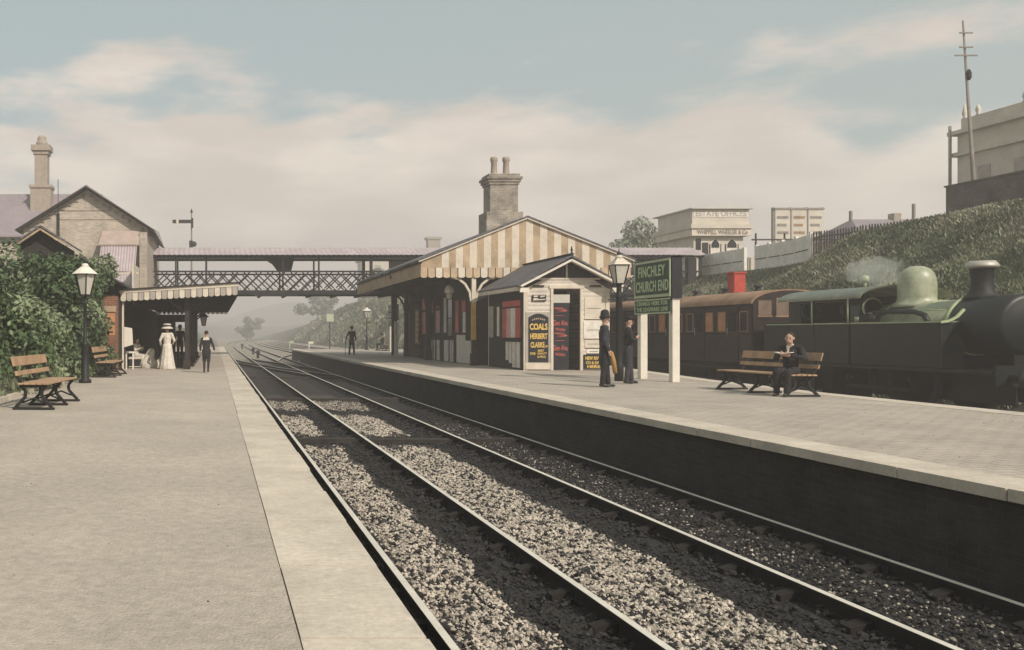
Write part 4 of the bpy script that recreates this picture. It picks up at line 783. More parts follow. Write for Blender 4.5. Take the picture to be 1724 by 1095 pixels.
# ================================================================== coaches
def coach(label, y0, y1, xc=19.3):
    t = thing('railway_carriage', label, 'railway carriage', (xc, (y0 + y1) / 2, 0), 'teak carriages behind the engine')
    hw = 1.3
    b = MB(); b.box(xc - hw, xc + hw, y0, y1, 1.25, 3.28); b.build('body', 'teak', t)
    arc = [(xc + (hw + .06) * math.cos(R(v)), 3.26 + .50 * math.sin(R(v))) for v in range(0, 181, 12)]
    b = MB(); b.smooth = True; n_ = len(arc)
    b.add([(x, y0 - .06, z) for x, z in arc] + [(x, y1 + .06, z) for x, z in arc], [(i, i + 1, n_ + i + 1, n_ + i) for i in range(n_ - 1)]); b.smooth = False
    b.add([(x, y0 - .05, z) for x, z in arc], [list(range(n_))]); b.add([(x, y1 + .05, z) for x, z in arc], [list(range(n_))]); b.build('roof', 'croof', t)
    # end panelling with three lights
    b = MB(); arc2 = [(xc + (hw - .02) * math.cos(R(v)), 3.26 + .44 * math.sin(R(v))) for v in range(0, 181, 12)]; b.prism([(xc - hw, 1.3), *[(x, z) for x, z in reversed(arc2)], (xc + hw, 1.3)], 'y', y0 - .075, y0 - .052); b.build('end_panel', 'teak', t)
    for x in (-.9, -.3, .3, .9):
        b = MB(); b.box(xc + x - .22, xc + x + .22, y0 - .095, y0 - .076, 2.85, 3.45 if abs(x) < .5 else 3.36); o = b.build('window', 'panel', t); b = MB(); b.box(xc + x - .25, xc + x + .25, y0 - .11, y0 - .096, 2.80, 2.85); b.build('sill', 'croof', o)
    Lc = y1 - y0; nc = int(Lc / 2.1)
    for k in range(nc):
        yc = y0 + (k + .5) * Lc / nc; xw = xc - hw
        b = MB(); b.box(xw - .03, xw - .002, yc - .34, yc + .34, 1.3, 3.18); d = b.build('door', 'teak', t)
        b = MB(); b.box(xw - .045, xw - .031, yc - .22, yc + .22, 2.35, 3.0); b.build('window', 'glass', d)
        b = MB(); b.tube([(xw - .06, yc + .26, 2.15), (xw - .06, yc + .26, 2.45)], .012, 6); b.build('handle', 'copper', d)
        for s_ in (-1, 1):
            m_ = 'sunpane_bill' if (k * 3 + s_) % 5 in (1, 2) else 'glass'  # orange panes stand in for sunlight showing through from the far side
            b = MB(); b.box(xw - .02, xw - .002, yc + s_ * .66 - .2, yc + s_ * .66 + .2, 2.35, 2.98); o = b.build('window', m_, t)
            b = MB()
            for (p, q, r_, u_) in [(-.24, .24, 2.98, 3.02), (-.24, .24, 2.31, 2.35), (-.24, -.2, 2.35, 2.98), (.2, .24, 2.35, 2.98)]: b.box(xw - .03, xw - .002, yc + s_ * .66 + p, yc + s_ * .66 + q, r_, u_)
            b.build('frame', 'croof', o)
    b = MB(); b.box(xc - hw - .02, xc - hw - .001, y0, y1, 2.22, 2.26); b.box(xc - hw - .02, xc - hw - .001, y0, y1, 3.2, 3.24); b.box(xc - hw - .25, xc - hw - .02, y0 + .4, y1 - .4, 1.05, 1.1); b.box(xc - hw - .1, xc - hw - .02, y0 + .6, y1 - .6, .62, .67); b.build('footboard', 'timber', t)
    y = y0 + 1.2
    while y < y1 - .5:
        b = MB(); b.lathe((xc - .35, y, 3.70), [(.13, 0), (.13, .06), (.09, .08), (.08, .16), (.15, .18), (.14, .22), (.04, .26)], 10); b.build('lamp_top', 'dark', t); y += 2.0
    b = MB(); b.box(xc - .95, xc + .95, y0 + .2, y1 - .2, .85, 1.245); b.box(xc - .6, xc + .6, y0 + 3.6, y1 - 3.6, .3, .849); b.build('underframe', 'timber', t)
    for yc in (y0 + 1.9, y1 - 1.9):
        for dy in (-1.1, 1.1):
            b = MB()
            for s_ in (-.78, .78): b.lathe((xc + s_, yc + dy, .62), [(.0, -.06), (.50, -.06), (.50, .06), (0, .06)], 22, 'x')
            b.box(xc - .75, xc + .75, yc + dy - .06, yc + dy + .06, .56, .68); b.build('wheelset', 'dark', t)
    for s_ in (-.85, .85):
        b = MB(); b.lathe((xc + s_, y0 - .46, 1.12), [(.20, 0), (.20, .04), (.06, .05), (.06, .38)], 14, 'y'); b.build('buffer', 'dark', t)
coach('teak carriage with orange-brown roof coupled behind the engine', 29.9, 42.6); coach('middle teak carriage of the train, half hidden by the kiosk', 43.4, 56.1); coach('last teak carriage of the train, standing beneath the footbridge', 56.9, 69.6)

# ================================================================== tank engine
xc = 19.3
t = thing('tank_engine', 'green steam tank engine with tall brass-green dome and black chimney', 'steam locomotive', (xc, 25, 0))
b = MB(); b.box(xc - 1.25, xc + 1.25, 20.7, 29.5, 1.28, 1.36); b.box(xc - .6, xc - .55, 20.8, 29.4, .55, 1.279); b.box(xc + .55, xc + .6, 20.8, 29.4, .55, 1.279); b.build('running_plate', 'locod', t)
b = MB(); b.box(xc - 1.22, xc + 1.22, 20.62, 20.699, 1.0, 1.5); b.build('buffer_beam', 'locod', t)
for s_ in (-.85, .85): b = MB(); b.lathe((xc + s_, 20.2, 1.2), [(.22, 0), (.22, .05), (.08, .06), (.10, .42)], 16, 'y'); b.build('buffer', 'dark', t)
b = MB(); b.lathe((xc, 22.6, 2.46), [(0, 0), (.66, 0), (.66, 2.75)], 40, 'y'); b.build('boiler', 'loco', t)
b = MB()
for y in (23.6, 24.95): b.lathe((xc, y, 2.46), [(.665, 0), (.675, 0), (.675, .05), (.665, .05)], 40, 'y')
b.build('boiler_band', 'lining', t)
b = MB(); b.lathe((xc, 21.1, 2.46), [(.0, -.06), (.5, -.05), (.62, 0), (.735, 0), (.735, 1.45), (.70, 1.48)], 40, 'y'); b.build('smokebox', 'locod', t)
b = MB(); b.lathe((xc, 22.58, 2.46), [(.70, 0), (.775, 0), (.775, .06), (.70, .06)], 40, 'y'); b.build('smokebox_ring', 'lining', t)
b = MB(); pr = [(.775, 0)] ; 
for s_ in (-1, 1):
    pts = [(xc + s_ * .72, 22.1, 2.85), (xc + s_ * .90, 22.1, 2.66), (xc + s_ * 1.05, 22.15, 2.56), (xc + s_ * 1.22, 22.2, 2.53)]
    for p, q in zip(pts, pts[1:]): b.beam(p, q, .05, .06)
b.build('smokebox_wing', 'lining', t)
b = MB(); b.lathe((xc, 22.42, 3.12), [(.42, 0), (.33, .08), (.25, .2), (.225, .45), (.25, .74), (.26, .76)], 28); ch = b.build('chimney', 'dark', t)
b = MB(); b.lathe((xc, 22.42, 3.88), [(.27, 0), (.34, .03), (.35, .07), (.27, .19), (.25, .19)], 28); b.build('chimney_cap', 'copper', ch)
b = MB(); b.lathe((xc, 24.5, 3.02), [(.62, -.05), (.53, .05), (.455, .12), (.44, .22), (.44, .62), (.425, .75), (.38, .88), (.29, 1.0), (.16, 1.07), (.0, 1.09)], 36); b.build('dome', 'loco', t)
for s_ in (-1, 1):
    b = MB(); x0, x1 = sorted((xc + s_ * .62, xc + s_ * 1.22)); b.box(x0, x1, 22.2, 26.9, 1.361, 2.54); tk = b.build('side_tank', 'locod', t, bevel=.03)
    b = MB(); b.box(x0, x1, 22.2, 26.9, 2.541, 2.56); b.build('tank_top', 'loco', tk); xs_ = xc + s_ * 1.235  # tank top paler than its sides, sky sheen in the colour
    b = MB(); b.box(min(xs_, xs_ - s_ * .012), max(xs_, xs_ - s_ * .012), 22.2, 29.2, 2.52, 2.55); b.build('lining', 'lining', tk)
b = MB(); b.tube([(xc - .95, 25.4, 2.56), (xc - .95, 25.4, 2.72)], .17, 14); b.build('tank_filler', 'loco', t)
b = MB(); pts = [(xc - 1.0, 24.6, 2.6), (xc - 1.02, 24.5, 2.78), (xc - 1.02, 24.2, 2.84), (xc - 1.02, 23.3, 2.82), (xc - 1.02, 22.95, 2.72), (xc - 1.02, 22.8, 2.45)]; b.tube(pts, .07, 10); b.build('clack_pipe', 'locod', t)
b = MB(); b.box(xc - 1.16, xc - .9, 24.7, 25.1, 2.561, 2.76); b.lathe((xc - 1.02, 24.9, 2.76), [(.1, 0), (.1, .05), (.03, .1)], 10); b.build('lubricator', 'dark', t)
# cab
b = MB(); b.box(xc - 1.22, xc + 1.22, 25.35, 25.42, 1.361, 3.30); b.build('cab_end', 'locod', t); b = MB(); b.box(xc - 1.22, xc + 1.22, 28.0, 28.07, 1.361, 3.30); b.build('cab_end', 'locod', t)
for s_ in (-1, 1):
    for yy in (25.31, 27.96): b = MB(); b.lathe((xc + s_ * .62, yy, 2.98), [(.25, -.012), (.25, .03), (.29, .03), (.29, -.012)], 24, 'y'); o = b.build('spectacle_ring', 'lining', t); b = MB(); b.lathe((xc + s_ * .62, yy + .012, 2.98), [(0, 0), (.245, 0), (.245, .012), (0, .012)], 20, 'y'); b.build('glass', 'glass', o)
for s_ in (-1, 1):
    b = MB(); x0, x1 = sorted((xc + s_ * 1.22, xc + s_ * 1.19)); b.box(x0, x1, 26.9, 28.07, 1.361, 2.54); b.box(x0, x1, 25.36, 25.5, 2.56, 3.3); b.box(x0, x1, 27.5, 28.0, 2.54, 3.3)
    b.box(x0, x1, 25.5, 27.5, 3.16, 3.3); b.build('cab_side', 'locod', t)
for yy in (25.42, 26.95): b = MB(); b.tube([(xc - 1.245, yy, 2.5), (xc - 1.245, yy, 3.3)], .025, 8); b.build('handrail', 'lining', t)
b = MB(); b.smooth = True; arc = [(xc + 1.30 * math.cos(R(v)), 3.28 + .34 * math.sin(R(v))) for v in range(0, 181, 10)]; n_ = len(arc)
b.add([(x, 24.85, z) for x, z in arc] + [(x, 28.5, z) for x, z in arc] + [(x, 24.85, z - .04) for x, z in arc] + [(x, 28.5, z - .04) for x, z in arc],
      [(i, i + 1, n_ + i + 1, n_ + i) for i in range(n_ - 1)] + [(2 * n_ + i, 2 * n_ + i + 1, 3 * n_ + i + 1, 3 * n_ + i) for i in range(n_ - 1)] + [(i, i + 1, 2 * n_ + i + 1, 2 * n_ + i) for i in range(n_ - 1)] + [(n_ + i, n_ + i + 1, 3 * n_ + i + 1, 3 * n_ + i) for i in range(n_ - 1)])
b.build('cab_roof', 'loco', t, fixn=False)
b = MB(); b.tube([(xc - .4, 25.9, 3.55), (xc - .4, 25.9, 3.75)], .03, 8); b.lathe((xc - .4, 25.9, 3.74), [(.05, 0), (.10, .05), (.10, .16), (.03, .2)], 12); b.build('whistle', 'lining', t)
b = MB(); b.box(xc - 1.2, xc + 1.2, 28.08, 29.4, 1.361, 2.62); b.build('bunker', 'locod', t, bevel=.04)
for (yy, rr) in ((23.6, .84), (25.9, .84), (28.0, .48), (29.0, .48)):
    for s_ in (-.78, .78):
        b = MB(); b.lathe((xc + s_, yy, .15 + rr), [(rr * .86, -.05), (rr, -.05), (rr, .06), (rr * .86, .06), (rr * .86, -.05)], 32, 'x'); o = b.build('wheel', 'dark', t)
        b = MB(); b.lathe((xc + s_, yy, .15 + rr), [(0, -.09), (.13, -.09), (.13, .06), (0, .06)], 14, 'x')
        for k in range(14): a_ = 2 * math.pi * k / 14; b.beam((xc + s_, yy, .15 + rr), (xc + s_, yy + rr * .87 * math.cos(a_), .15 + rr + rr * .87 * math.sin(a_)), .035)
        b.build('spokes', 'locod', o)
b = MB(); b.beam((xc - .95, 23.6, .75), (xc - .95, 25.9, .75), .05, .1); b.build('coupling_rod', 'rust', t)
b = MB(); b.tube([(xc - .60, 22.75, 2.86), (xc - .60, 25.3, 2.86)], .018, 8); b.build('handrail', 'lining', t)  # pale colour stands in for highlights along the boiler
b = MB()
for s_ in (-1, 1): x0, x1 = sorted((xc + s_ * 1.0, xc + s_ * 1.2)); b.box(x0, x1, 26.9, 27.3, .55, .6); b.box(x0, x1, 26.9, 27.3, .9, .95); b.box(x0, x0 + .02, 26.9, 27.3, .55, 1.28)
b.build('footstep', 'locod', t)

t = thing('red_hut', 'narrow bright red hut standing behind the carriages at the bank foot', 'hut', (21.9, 37.5, 0))
b = MB(); b.box(21.62, 22.1, 37.1, 37.6, 1.6, 4.76); b.build('body', 'redhut', t, bevel=.02); b = MB(); b.box(21.6, 22.12, 37.08, 37.62, .0, 1.599); b.build('base', 'timber', t); b = MB(); b.box(21.58, 22.14, 37.06, 37.64, 4.761, 4.83); b.build('roof', 'redhut', t)
b = MB(); b.box(21.7, 22.02, 37.07, 37.098, 2.2, 4.0); b.build('door', 'redhut', t)

# ================================================================== top of the right bank
t = thing('white_fence', 'long whitewashed boarded fence with posts climbing beside the bridge end', 'fence', (30.2, 50, 5.6))
P0, P1 = Vector((30.3, 45.3, 0)), Vector((30.6, 56.0, 0)); n_ = 9
for k in range(n_ + 1):
    p = P0.lerp(P1, k / n_); z = crest(p.y); b = MB(); b.box(p.x - .08, p.x + .08, p.y - .08, p.y + .08, z - .1, z + 1.62 - .02 * k); b.build('post', 'fencew', t)
for k in range(n_):
    if k in (4,): continue
    p, q = P0.lerp(P1, (k + .07) / n_), P0.lerp(P1, (k + .93) / n_); z0, z1 = crest(p.y) + .12, crest(q.y) + .12; b = MB(); H_ = 1.35
    b.add([(p.x - .09, p.y, z0), (q.x - .09, q.y, z1), (q.x - .09, q.y, z1 + H_), (p.x - .09, p.y, z0 + H_), (p.x - .06, p.y, z0), (q.x - .06, q.y, z1), (q.x - .06, q.y, z1 + H_), (p.x - .06, p.y, z0 + H_)], [(0, 1, 2, 3), (4, 5, 6, 7), (0, 1, 5, 4), (2, 3, 7, 6), (1, 2, 6, 5), (0, 3, 7, 4)])
    b.build('panel', 'fencew', t)
    b = MB(); b.beam((p.x - .1, p.y, z0 + .62), (q.x - .1, q.y, z1 + .62), .03, .04); b.build('rail', 'timber', t)
t = thing('picket_fence', 'dark weathered picket fence following the crest of the grassy bank', 'fence', (30.4, 40, 6.5))
b = MB(); y = 34.5
while y < 45.2:
    z0 = crest(y); zt = 7.30 + .12 * (y - 40) / 5 - (.15 if y < 37 else 0) + random.uniform(-.03, .03); x = 30.35 + random.uniform(-.02, .02)
    zb = z0 - .1; b.prism([(y - .045, zb), (y + .045, zb), (y + .045, zt - .07), (y, zt), (y - .045, zt - .07)], 'x', x - .015, x + .015); y += .19
b.build('palings', 'fenced', t)
b = MB(); b.beam((30.39, 34.5, 7.0), (30.39, 45.2, 7.12), .04, .07); b.beam((30.39, 41.6, 6.3), (30.39, 45.2, 6.35), .04, .07); b.beam((30.39, 43.4, 5.98), (30.39, 45.2, 6.0), .04, .07); b.build('rail', 'fenced', t)
# estate office
def arch_win(root, x0, x1, y, z0, z1, rise):
    a = MB(); a.prism(arch(x0, x1, z0, z1, rise), 'y', y - .03, y - .002); o = a.build('window', 'paper', root); a = MB(); a.prism(arch(x0 + .08, x1 - .08, z1 - .25, z1, rise * .9), 'y', y - .05, y - .031); a.build('pane', 'glass', o)
    a = MB(); a.box(x0 - .05, x0, y - .06, y - .002, z0, z1); a.box(x1, x1 + .05, y - .06, y - .002, z0, z1); a.build('frame', 'grime', o)
t = thing('estate_office', 'pale two-tier estate agents office with painted fascia above arched windows', 'office building', (35, 64, 5.7))
EY = 62
b = MB(); b.box(33.3, 36.75, EY, 67, 5.6, 9.05); b.build('wall', 'stucco', t)
b = MB(); b.box(33.07, 37.0, EY - .25, 66.5, 9.85, 10.9); b.box(32.9, 37.2, EY - .45, 66.9, 9.55, 9.849); b.build('attic', 'stucco', t)
b = MB(); b.box(33.0, 37.1, EY - .35, 66.8, 9.05, 9.549); fs = b.build('fascia', 'cream', t)
text(fs, 'WHIPPELL WHEELER & Co', (35.1, EY - .37, 9.3), 3.5, .30, 'front', 'pole', bold=.01)
a = MB(); a.box(33.15, 36.95, EY - .28, EY - .252, 10.35, 10.85); o = a.build('sign_board', 'paper', t); text(o, 'ESTATE OFFICES', (35.05, EY - .29, 10.6), 3.5, .38, 'front', 'grey', bold=.01)
b = MB(); b.box(32.9, 37.2, EY - .5, 67, 10.901, 10.98); b.build('cornice', 'stucco', t)
arch_win(t, 34.45, 35.15, EY, 6.4, 8.5, .35); arch_win(t, 35.55, 36.35, EY, 6.4, 8.5, .35)
b = MB(); b.box(33.45, 33.8, EY - .03, EY - .002, 8.1, 8.9); b.build('window', 'glass', t); b = MB(); b.box(33.9, 34.3, EY - .04, EY - .002, 5.7, 8.6); b.build('door', 'grime', t)
for y in (63, 64.2): b = MB(); b.box(33.27, 33.298, y, y + .5, 7.2, 8.3); b.build('window', 'grey', t)
t = thing('poster_hoarding', 'tall timber hoarding of faded bill panels beyond the white fence', 'hoarding', (45.5, 70, 6))
b = MB()
for x in (43.9, 45.2, 46.5, 47.7): b.box(x - .08, x + .08, 70, 70.2, 5, 12.2)
b.build('frame', 'pole', t)
for i, x in enumerate((43.98, 45.28, 46.58)):
    b = MB(); b.box(x, x + 1.14, 69.9, 69.95, 8.6, 12.0); o = b.build('panel', 'stucco', t); b = MB()
    for k in range(5): b.box(x + .12, x + 1.0 - .15 * (k % 2), 69.88, 69.899, 8.9 + .6 * k, 9.1 + .6 * k)
    b.build('bill', 'croof' if i == 1 else 'pole', o)
b = MB(); b.box(43.9, 47.8, 69.85, 69.97, 12.0, 12.15); b.build('cap', 'pole', t)
b = MB(); b.box(43.9, 46.4, 69, 69.2, 6.0, 9.2)
b.build('lower_boarding', 'corr', t)
t = thing('rail_fence', 'thin dark rail fence between the estate office and the hoarding', 'fence', (38, 58, 6))
for x in (37.6, 39.6, 41.6, 43.6): b = MB(); b.box(x - .04, x + .04, 61.9, 62, 5.6, 9.25); b.build('post', 'timber', t)
b = MB(); b.box(37.3, 44, 61.88, 61.96, 8.75, 8.85); b.build('rail', 'timber', t)
t = thing('garden_wall', 'low broken pale wall between the estate office and the white fence', 'wall', (38, 60, 6)); b = MB(); b.box(37.3, 44, 62.3, 62.5, 5.5, 7.6); b.build('wall_body', 'stucco', t); b = MB(); b.box(39.3, 40.9, 62.2, 62.299, 6.6, 7.5); b.build('dark_opening', 'grime', t)
t = thing('hip_roof_house', 'low house with pale lavender hipped roof behind the picket fence', 'house', (47, 62, 6.5))
b = MB(); b.box(43.8, 52, 60, 66, 5.5, 8.9); b.build('wall', 'stucco', t)
b = MB(); b.add([(43.4, 59.7, 8.8), (52.4, 59.7, 8.8), (52.4, 66.3, 8.8), (43.4, 66.3, 8.8), (45.0, 63, 10.35), (50.8, 63, 10.35)], [(0, 1, 5, 4), (1, 2, 5), (2, 3, 4, 5), (3, 0, 4), (0, 3, 2, 1)]); b.build('roof', 'mauve', t)
for x, h in ((44.95, .6), (49.4, 1.1)): b = MB(); b.box(x - .06, x + .06, 62.9, 63.1, 10.2, 10.35 + h); b.build('finial', 'pole', t)
b = MB(); b.box(47.8, 48.3, 62.7, 63.3, 10.0, 10.75); b.build('chimney', 'pot', t)
t = thing('retaining_wall', 'dark plain wall on top of the bank below the mansion', 'wall', (31.6, 30, 7))
b = MB(); b.box(31.5, 31.9, 12, 38.4, 6.8, 8.55); b.build('wall_body', 'wall', t); b = MB(); b.box(31.45, 31.95, 12, 38.45, 8.551, 8.62); b.build('coping', 'wall', t)
t = thing('mansion', 'tall hazy mansion with parapet and finials above the dark wall', 'house', (42, 40, 7))
b = MB(); b.box(38, 48, 33, 45.6, 6.9, 12.4); b.build('wall', 'stucco', t); b = MB(); b.box(37.8, 48.2, 32.8, 45.8, 11.3, 11.5); b.box(37.7, 48.3, 32.7, 45.9, 12.4, 12.6); b.build('cornice', 'stucco', t)
b = MB(); b.box(38.1, 38.3, 33, 45.5, 12.6, 13.2); b.build('parapet', 'stucco', t)
for y in (45.4, 44.6, 42, 39, 36): b = MB(); b.lathe((38.2, y, 13.2), [(.12, 0), (.06, .1), (.12, .25), (.09, .4), (.02, .8 if y > 45 else .55)], 10); b.build('finial', 'stucco', t)
for y in (44, 42, 40, 38, 36):
    b = MB(); b.box(37.96, 37.998, y - .35, y + .35, 8.9, 10.6); o = b.build('window', 'grey', t); b = MB(); b.box(37.92, 37.998, y - .42, y + .42, 8.75, 8.9); b.build('sill', 'stucco', o)
b = MB(); b.tube([(37.7, 45.7, 7), (37.7, 45.7, 12.9)], .07, 8); b.build('drainpipe', 'pole', t)
t = thing('telegraph_pole', 'tall thin telegraph pole leaning slightly above the dark wall', 'telegraph pole', (31.75, 37.5, 7))
b = MB(); b.tube([(31.2 + .9, 37.55, 7), (31.95, 37.55, 9), (31.52, 37.55, 15.45)], [.10, .08, .035], 10); b.build('post', 'pole', t)
b = MB()
for z, l_ in ((14.9, .25), (14.3, .25), (13.95, .45)): b.beam((31.55 - l_, 37.45, z), (31.6 + l_, 37.45, z), .05)
b.build('cross_arm', 'pole', t); b = MB(); b.lathe((31.64, 37.4, 12.9), [(.05, 0), (.1, .1), (.1, .3), (.04, .45)], 8); b.build('insulator', 'grime', t)

# ================================================================== trees and ivy
def tree(label, x, y, z0, blobs, n, size, mats, frac2=.3, name='tree', cat='tree', trunk=.16):
    t = thing(name, label, cat, (x, y, z0)); top = max(bb[2] for bb in blobs)
    a = MB(); a.tube([(x, y, z0), (x + .08, y, z0 + (top - z0) * .5), (x + .02, y + .1, top)], [trunk, trunk * .75, trunk * .3], 8)
    for bb in blobs[:7]: a.tube([(x + .05, y, z0 + (bb[2] - z0) * .45), ((x + bb[0]) / 2, (y + bb[1]) / 2, z0 + (bb[2] - z0) * .75), (bb[0], bb[1], bb[2])], [trunk * .5, trunk * .3, trunk * .1], 6)
    a.build('trunk', 'bark', t); leaves('crown', blobs, n, size, mats, t, frac2); return t
def blobs(x, y, z, r, n, fl=.8, sub=.5): return [(x + random.gauss(0, r * .45), y + random.gauss(0, r * .3), z + random.gauss(0, r * .4), r * random.uniform(sub * .7, sub), r * random.uniform(sub * .6, sub), r * fl * random.uniform(sub * .6, sub)) for _ in range(n)]
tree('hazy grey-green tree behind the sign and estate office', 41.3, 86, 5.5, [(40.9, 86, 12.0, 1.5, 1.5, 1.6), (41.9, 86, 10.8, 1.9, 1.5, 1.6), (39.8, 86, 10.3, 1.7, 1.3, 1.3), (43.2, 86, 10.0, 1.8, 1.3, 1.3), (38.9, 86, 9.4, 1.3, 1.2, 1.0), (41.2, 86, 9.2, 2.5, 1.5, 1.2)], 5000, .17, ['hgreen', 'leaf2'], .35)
for (lab, x, y, z, r) in [('round grey bush on the far bank crest beneath the footbridge', 30.0, 250, 8.2, 5.2), ('spreading tree on the far bank past the far platform lamp', 26.5, 118, 8.5, 2.4), ('hazy tree clump on the crest before the far house', 33, 182, 10.5, 4.2), ('small tree beside the distant sidings at the vanishing point', 10.5, 290, 3.2, 4.0), ('dark bush low on the far bank behind the name board', 25.5, 96, 6.4, 1.8)]:
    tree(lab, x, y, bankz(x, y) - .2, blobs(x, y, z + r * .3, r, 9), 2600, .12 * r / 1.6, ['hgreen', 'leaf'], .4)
# ivy and shrubs on the left bank
def shrub(label, x0, x1, y0, y1, z0, z1, n, nb, frac2, size=.075, fx=None):
    t = thing('ivy_shrub', label, 'shrub', ((x0 + x1) / 2, (y0 + y1) / 2, z0)); bl = []
    for _ in range(nb):
        u, v_, w_ = random.random(), random.random(), random.random(); x = x0 + (x1 - x0) * u; y = y0 + (y1 - y0) * v_; zt = z0 + (z1 - z0) * (fx(u) if fx else 1)
        r = random.uniform(.38, .68); bl.append((x, y, z0 + (zt - z0 - r * .5) * w_, r, r, r * .9))
    a = MB()
    for k in range(6): a.tube([((x0 + x1) / 2 + k * .15 - .4, (y0 + y1) / 2, z0 - .1), (bl[k][0], bl[k][1], bl[k][2])], [.05, .015], 6)
    a.build('stem', 'bark', t); leaves('foliage', bl, n, size, ['leaf', 'leaf2'], t, frac2)
shrub('dense dark ivy mass behind the weathered bench', -8.0, -4.9, 17.5, 22.5, .95, 4.2, 30000, 120, .10)
shrub('pale variegated ivy growing close to the slender gas lamp', -4.9, -4.1, 19.8, 24.4, .95, 3.1, 13000, 45, .55, .06)
shrub('tall dark ivy climbing over the brick hut roof', -7.0, -3.9, 26, 29.6, .95, 5.2, 26000, 110, .16, .08, lambda u: .98 - .35 * abs(u - .45))
shrub('dark ivy bush hanging between the brick hut and the pier', -6.4, -3.95, 29.6, 30.4, 1.2, 4.9, 11000, 46, .12, .08)
shrub('thin creeper reaching toward the corrugated staircase', -5.2, -3.7, 30.0, 30.5, 3.9, 5.0, 2500, 10, .2, .07)
shrub('low shrub with pale leaves beside the foot of the brick pier', -4.5, -3.75, 28.6, 30.3, .93, 2.3, 3600, 16, .4, .06)
shrub('clump of dark undergrowth between the second bench and the lamp', -4.7, -4.2, 25.0, 28.5, .93, 2.6, 7000, 26, .15, .07)
# ================================================================== people
def blob(name, caps, mt, parent, T, vox=.013, sm=2):
    a = MB()
    for c in caps:
        if c[0] == 'e':
            cx, cy, cz = c[1]; rx, ry, rz = c[2]; n1, n2 = 8, 12
            vs = [(cx + rx * math.sin(math.pi * i / n1) * math.cos(2 * math.pi * k / n2), cy + ry * math.sin(math.pi * i / n1) * math.sin(2 * math.pi * k / n2), cz + rz * math.cos(math.pi * i / n1)) for i in range(1, n1) for k in range(n2)] + [(cx, cy, cz + rz), (cx, cy, cz - rz)]
            fs = [(i * n2 + k, (i + 1) * n2 + k, (i + 1) * n2 + (k + 1) % n2, i * n2 + (k + 1) % n2) for i in range(n1 - 2) for k in range(n2)]
            t_ = len(vs) - 2; fs += [(t_, k, (k + 1) % n2) for k in range(n2)] + [(t_ + 1, (n1 - 2) * n2 + (k + 1) % n2, (n1 - 2) * n2 + k) for k in range(n2)]
            a.add(vs, fs)
        else:
            p, q, r0, r1 = c[:4]; fl = c[4] if len(c) > 4 else 1
            p = Vector(p); q = Vector(q); pts = []; rr = []
            d = (q - p); Ln = d.length or 1e-3; d = d / Ln
            for s_ in (-.95, -.7, -.35, 0): pts.append(p + d * r0 * s_); rr.append(r0 * math.sqrt(1 - s_ * s_))
            for s_ in (0, .35, .7, .95): pts.append(q + d * r1 * s_ + d * 1e-4); rr.append(r1 * math.sqrt(1 - s_ * s_))
            k0 = len(a.v); a.tube(pts, rr, 12)
            if fl != 1:
                for i in range(k0, len(a.v)): x, y, z = a.v[i]; m_ = (p.y + q.y) / 2; a.v[i] = (x, m_ + (y - m_) * fl, z)
    me = bpy.data.meshes.new(name); me.from_pydata([tuple(v) for v in a.v], [], a.f)
    bm = bmesh.new(); bm.from_mesh(me); bmesh.ops.recalc_face_normals(bm, faces=bm.faces); bm.to_mesh(me); bm.free()
    o = bpy.data.objects.new('tmp', me); C.objects.link(o)
    m_ = o.modifiers.new('r', 'REMESH'); m_.mode = 'VOXEL'; m_.voxel_size = vox; m_.use_smooth_shade = True
    m2_ = o.modifiers.new('s', 'SMOOTH'); m2_.iterations = sm; m2_.factor = .5
    bpy.context.view_layer.update(); me2 = bpy.data.meshes.new_from_object(o.evaluated_get(bpy.context.evaluated_depsgraph_get())); bpy.data.objects.remove(o)
    me2.transform(T); me2.materials.clear(); me2.materials.append(M[mt]); me2.name = name
    r_ = bpy.data.objects.new(name, me2); C.objects.link(r_)
    if parent: r_.parent = parent
    return r_
def mesh_on(a, name, mt, parent, T):
    me = bpy.data.meshes.new(name); me.from_pydata([tuple(v) for v in a.v], [], a.f); me.polygons.foreach_set('use_smooth', a.sf)
    bm = bmesh.new(); bm.from_mesh(me); bmesh.ops.recalc_face_normals(bm, faces=bm.faces); bm.to_mesh(me); bm.free()
    me.transform(T); me.materials.append(M[mt]); o = bpy.data.objects.new(name, me); C.objects.link(o); o.parent = parent; return o
def V3(*a): return Vector(a)
def hand(w, d, side, curl=.5, s=1.0):
    # palm along d from wrist w; five separate curled fingers, thumb leaving the palm's side
    d = Vector(d).normalized(); sd = Vector(side).normalized(); nn = d.cross(sd).normalized(); w = Vector(w); out = []
    pe = w + d * .085 * s
    for k in range(4): a = w + d * .015 * s + sd * (.026 - .017 * k) * s; e = pe + sd * (.030 - .020 * k) * s; out.append((tuple(a), tuple(e), .014 * s, .012 * s))
    for k, ln in enumerate((.070, .080, .074, .058)):
        b0 = pe + sd * (.032 - .021 * k) * s; d1 = (d + nn * curl * .5).normalized(); b1 = b0 + d1 * ln * .45 * s; d2 = (d + nn * curl * 1.5).normalized(); b2 = b1 + d2 * ln * .35 * s; d3 = (d + nn * curl * 3).normalized(); b3 = b2 + d3 * ln * .25 * s
        out += [(tuple(b0), tuple(b1), .0095 * s, .009 * s), (tuple(b1), tuple(b2), .009 * s, .0082 * s), (tuple(b2), tuple(b3), .0082 * s, .007 * s)]
    t0 = w + d * .03 * s + sd * .03 * s; t1 = t0 + (d * .6 + sd * .8).normalized() * .035 * s; t2 = t1 + (d + nn * .5).normalized() * .03 * s
    out += [(tuple(t0), tuple(t1), .013 * s, .011 * s), (tuple(t1), tuple(t2), .011 * s, .009 * s)]; return out
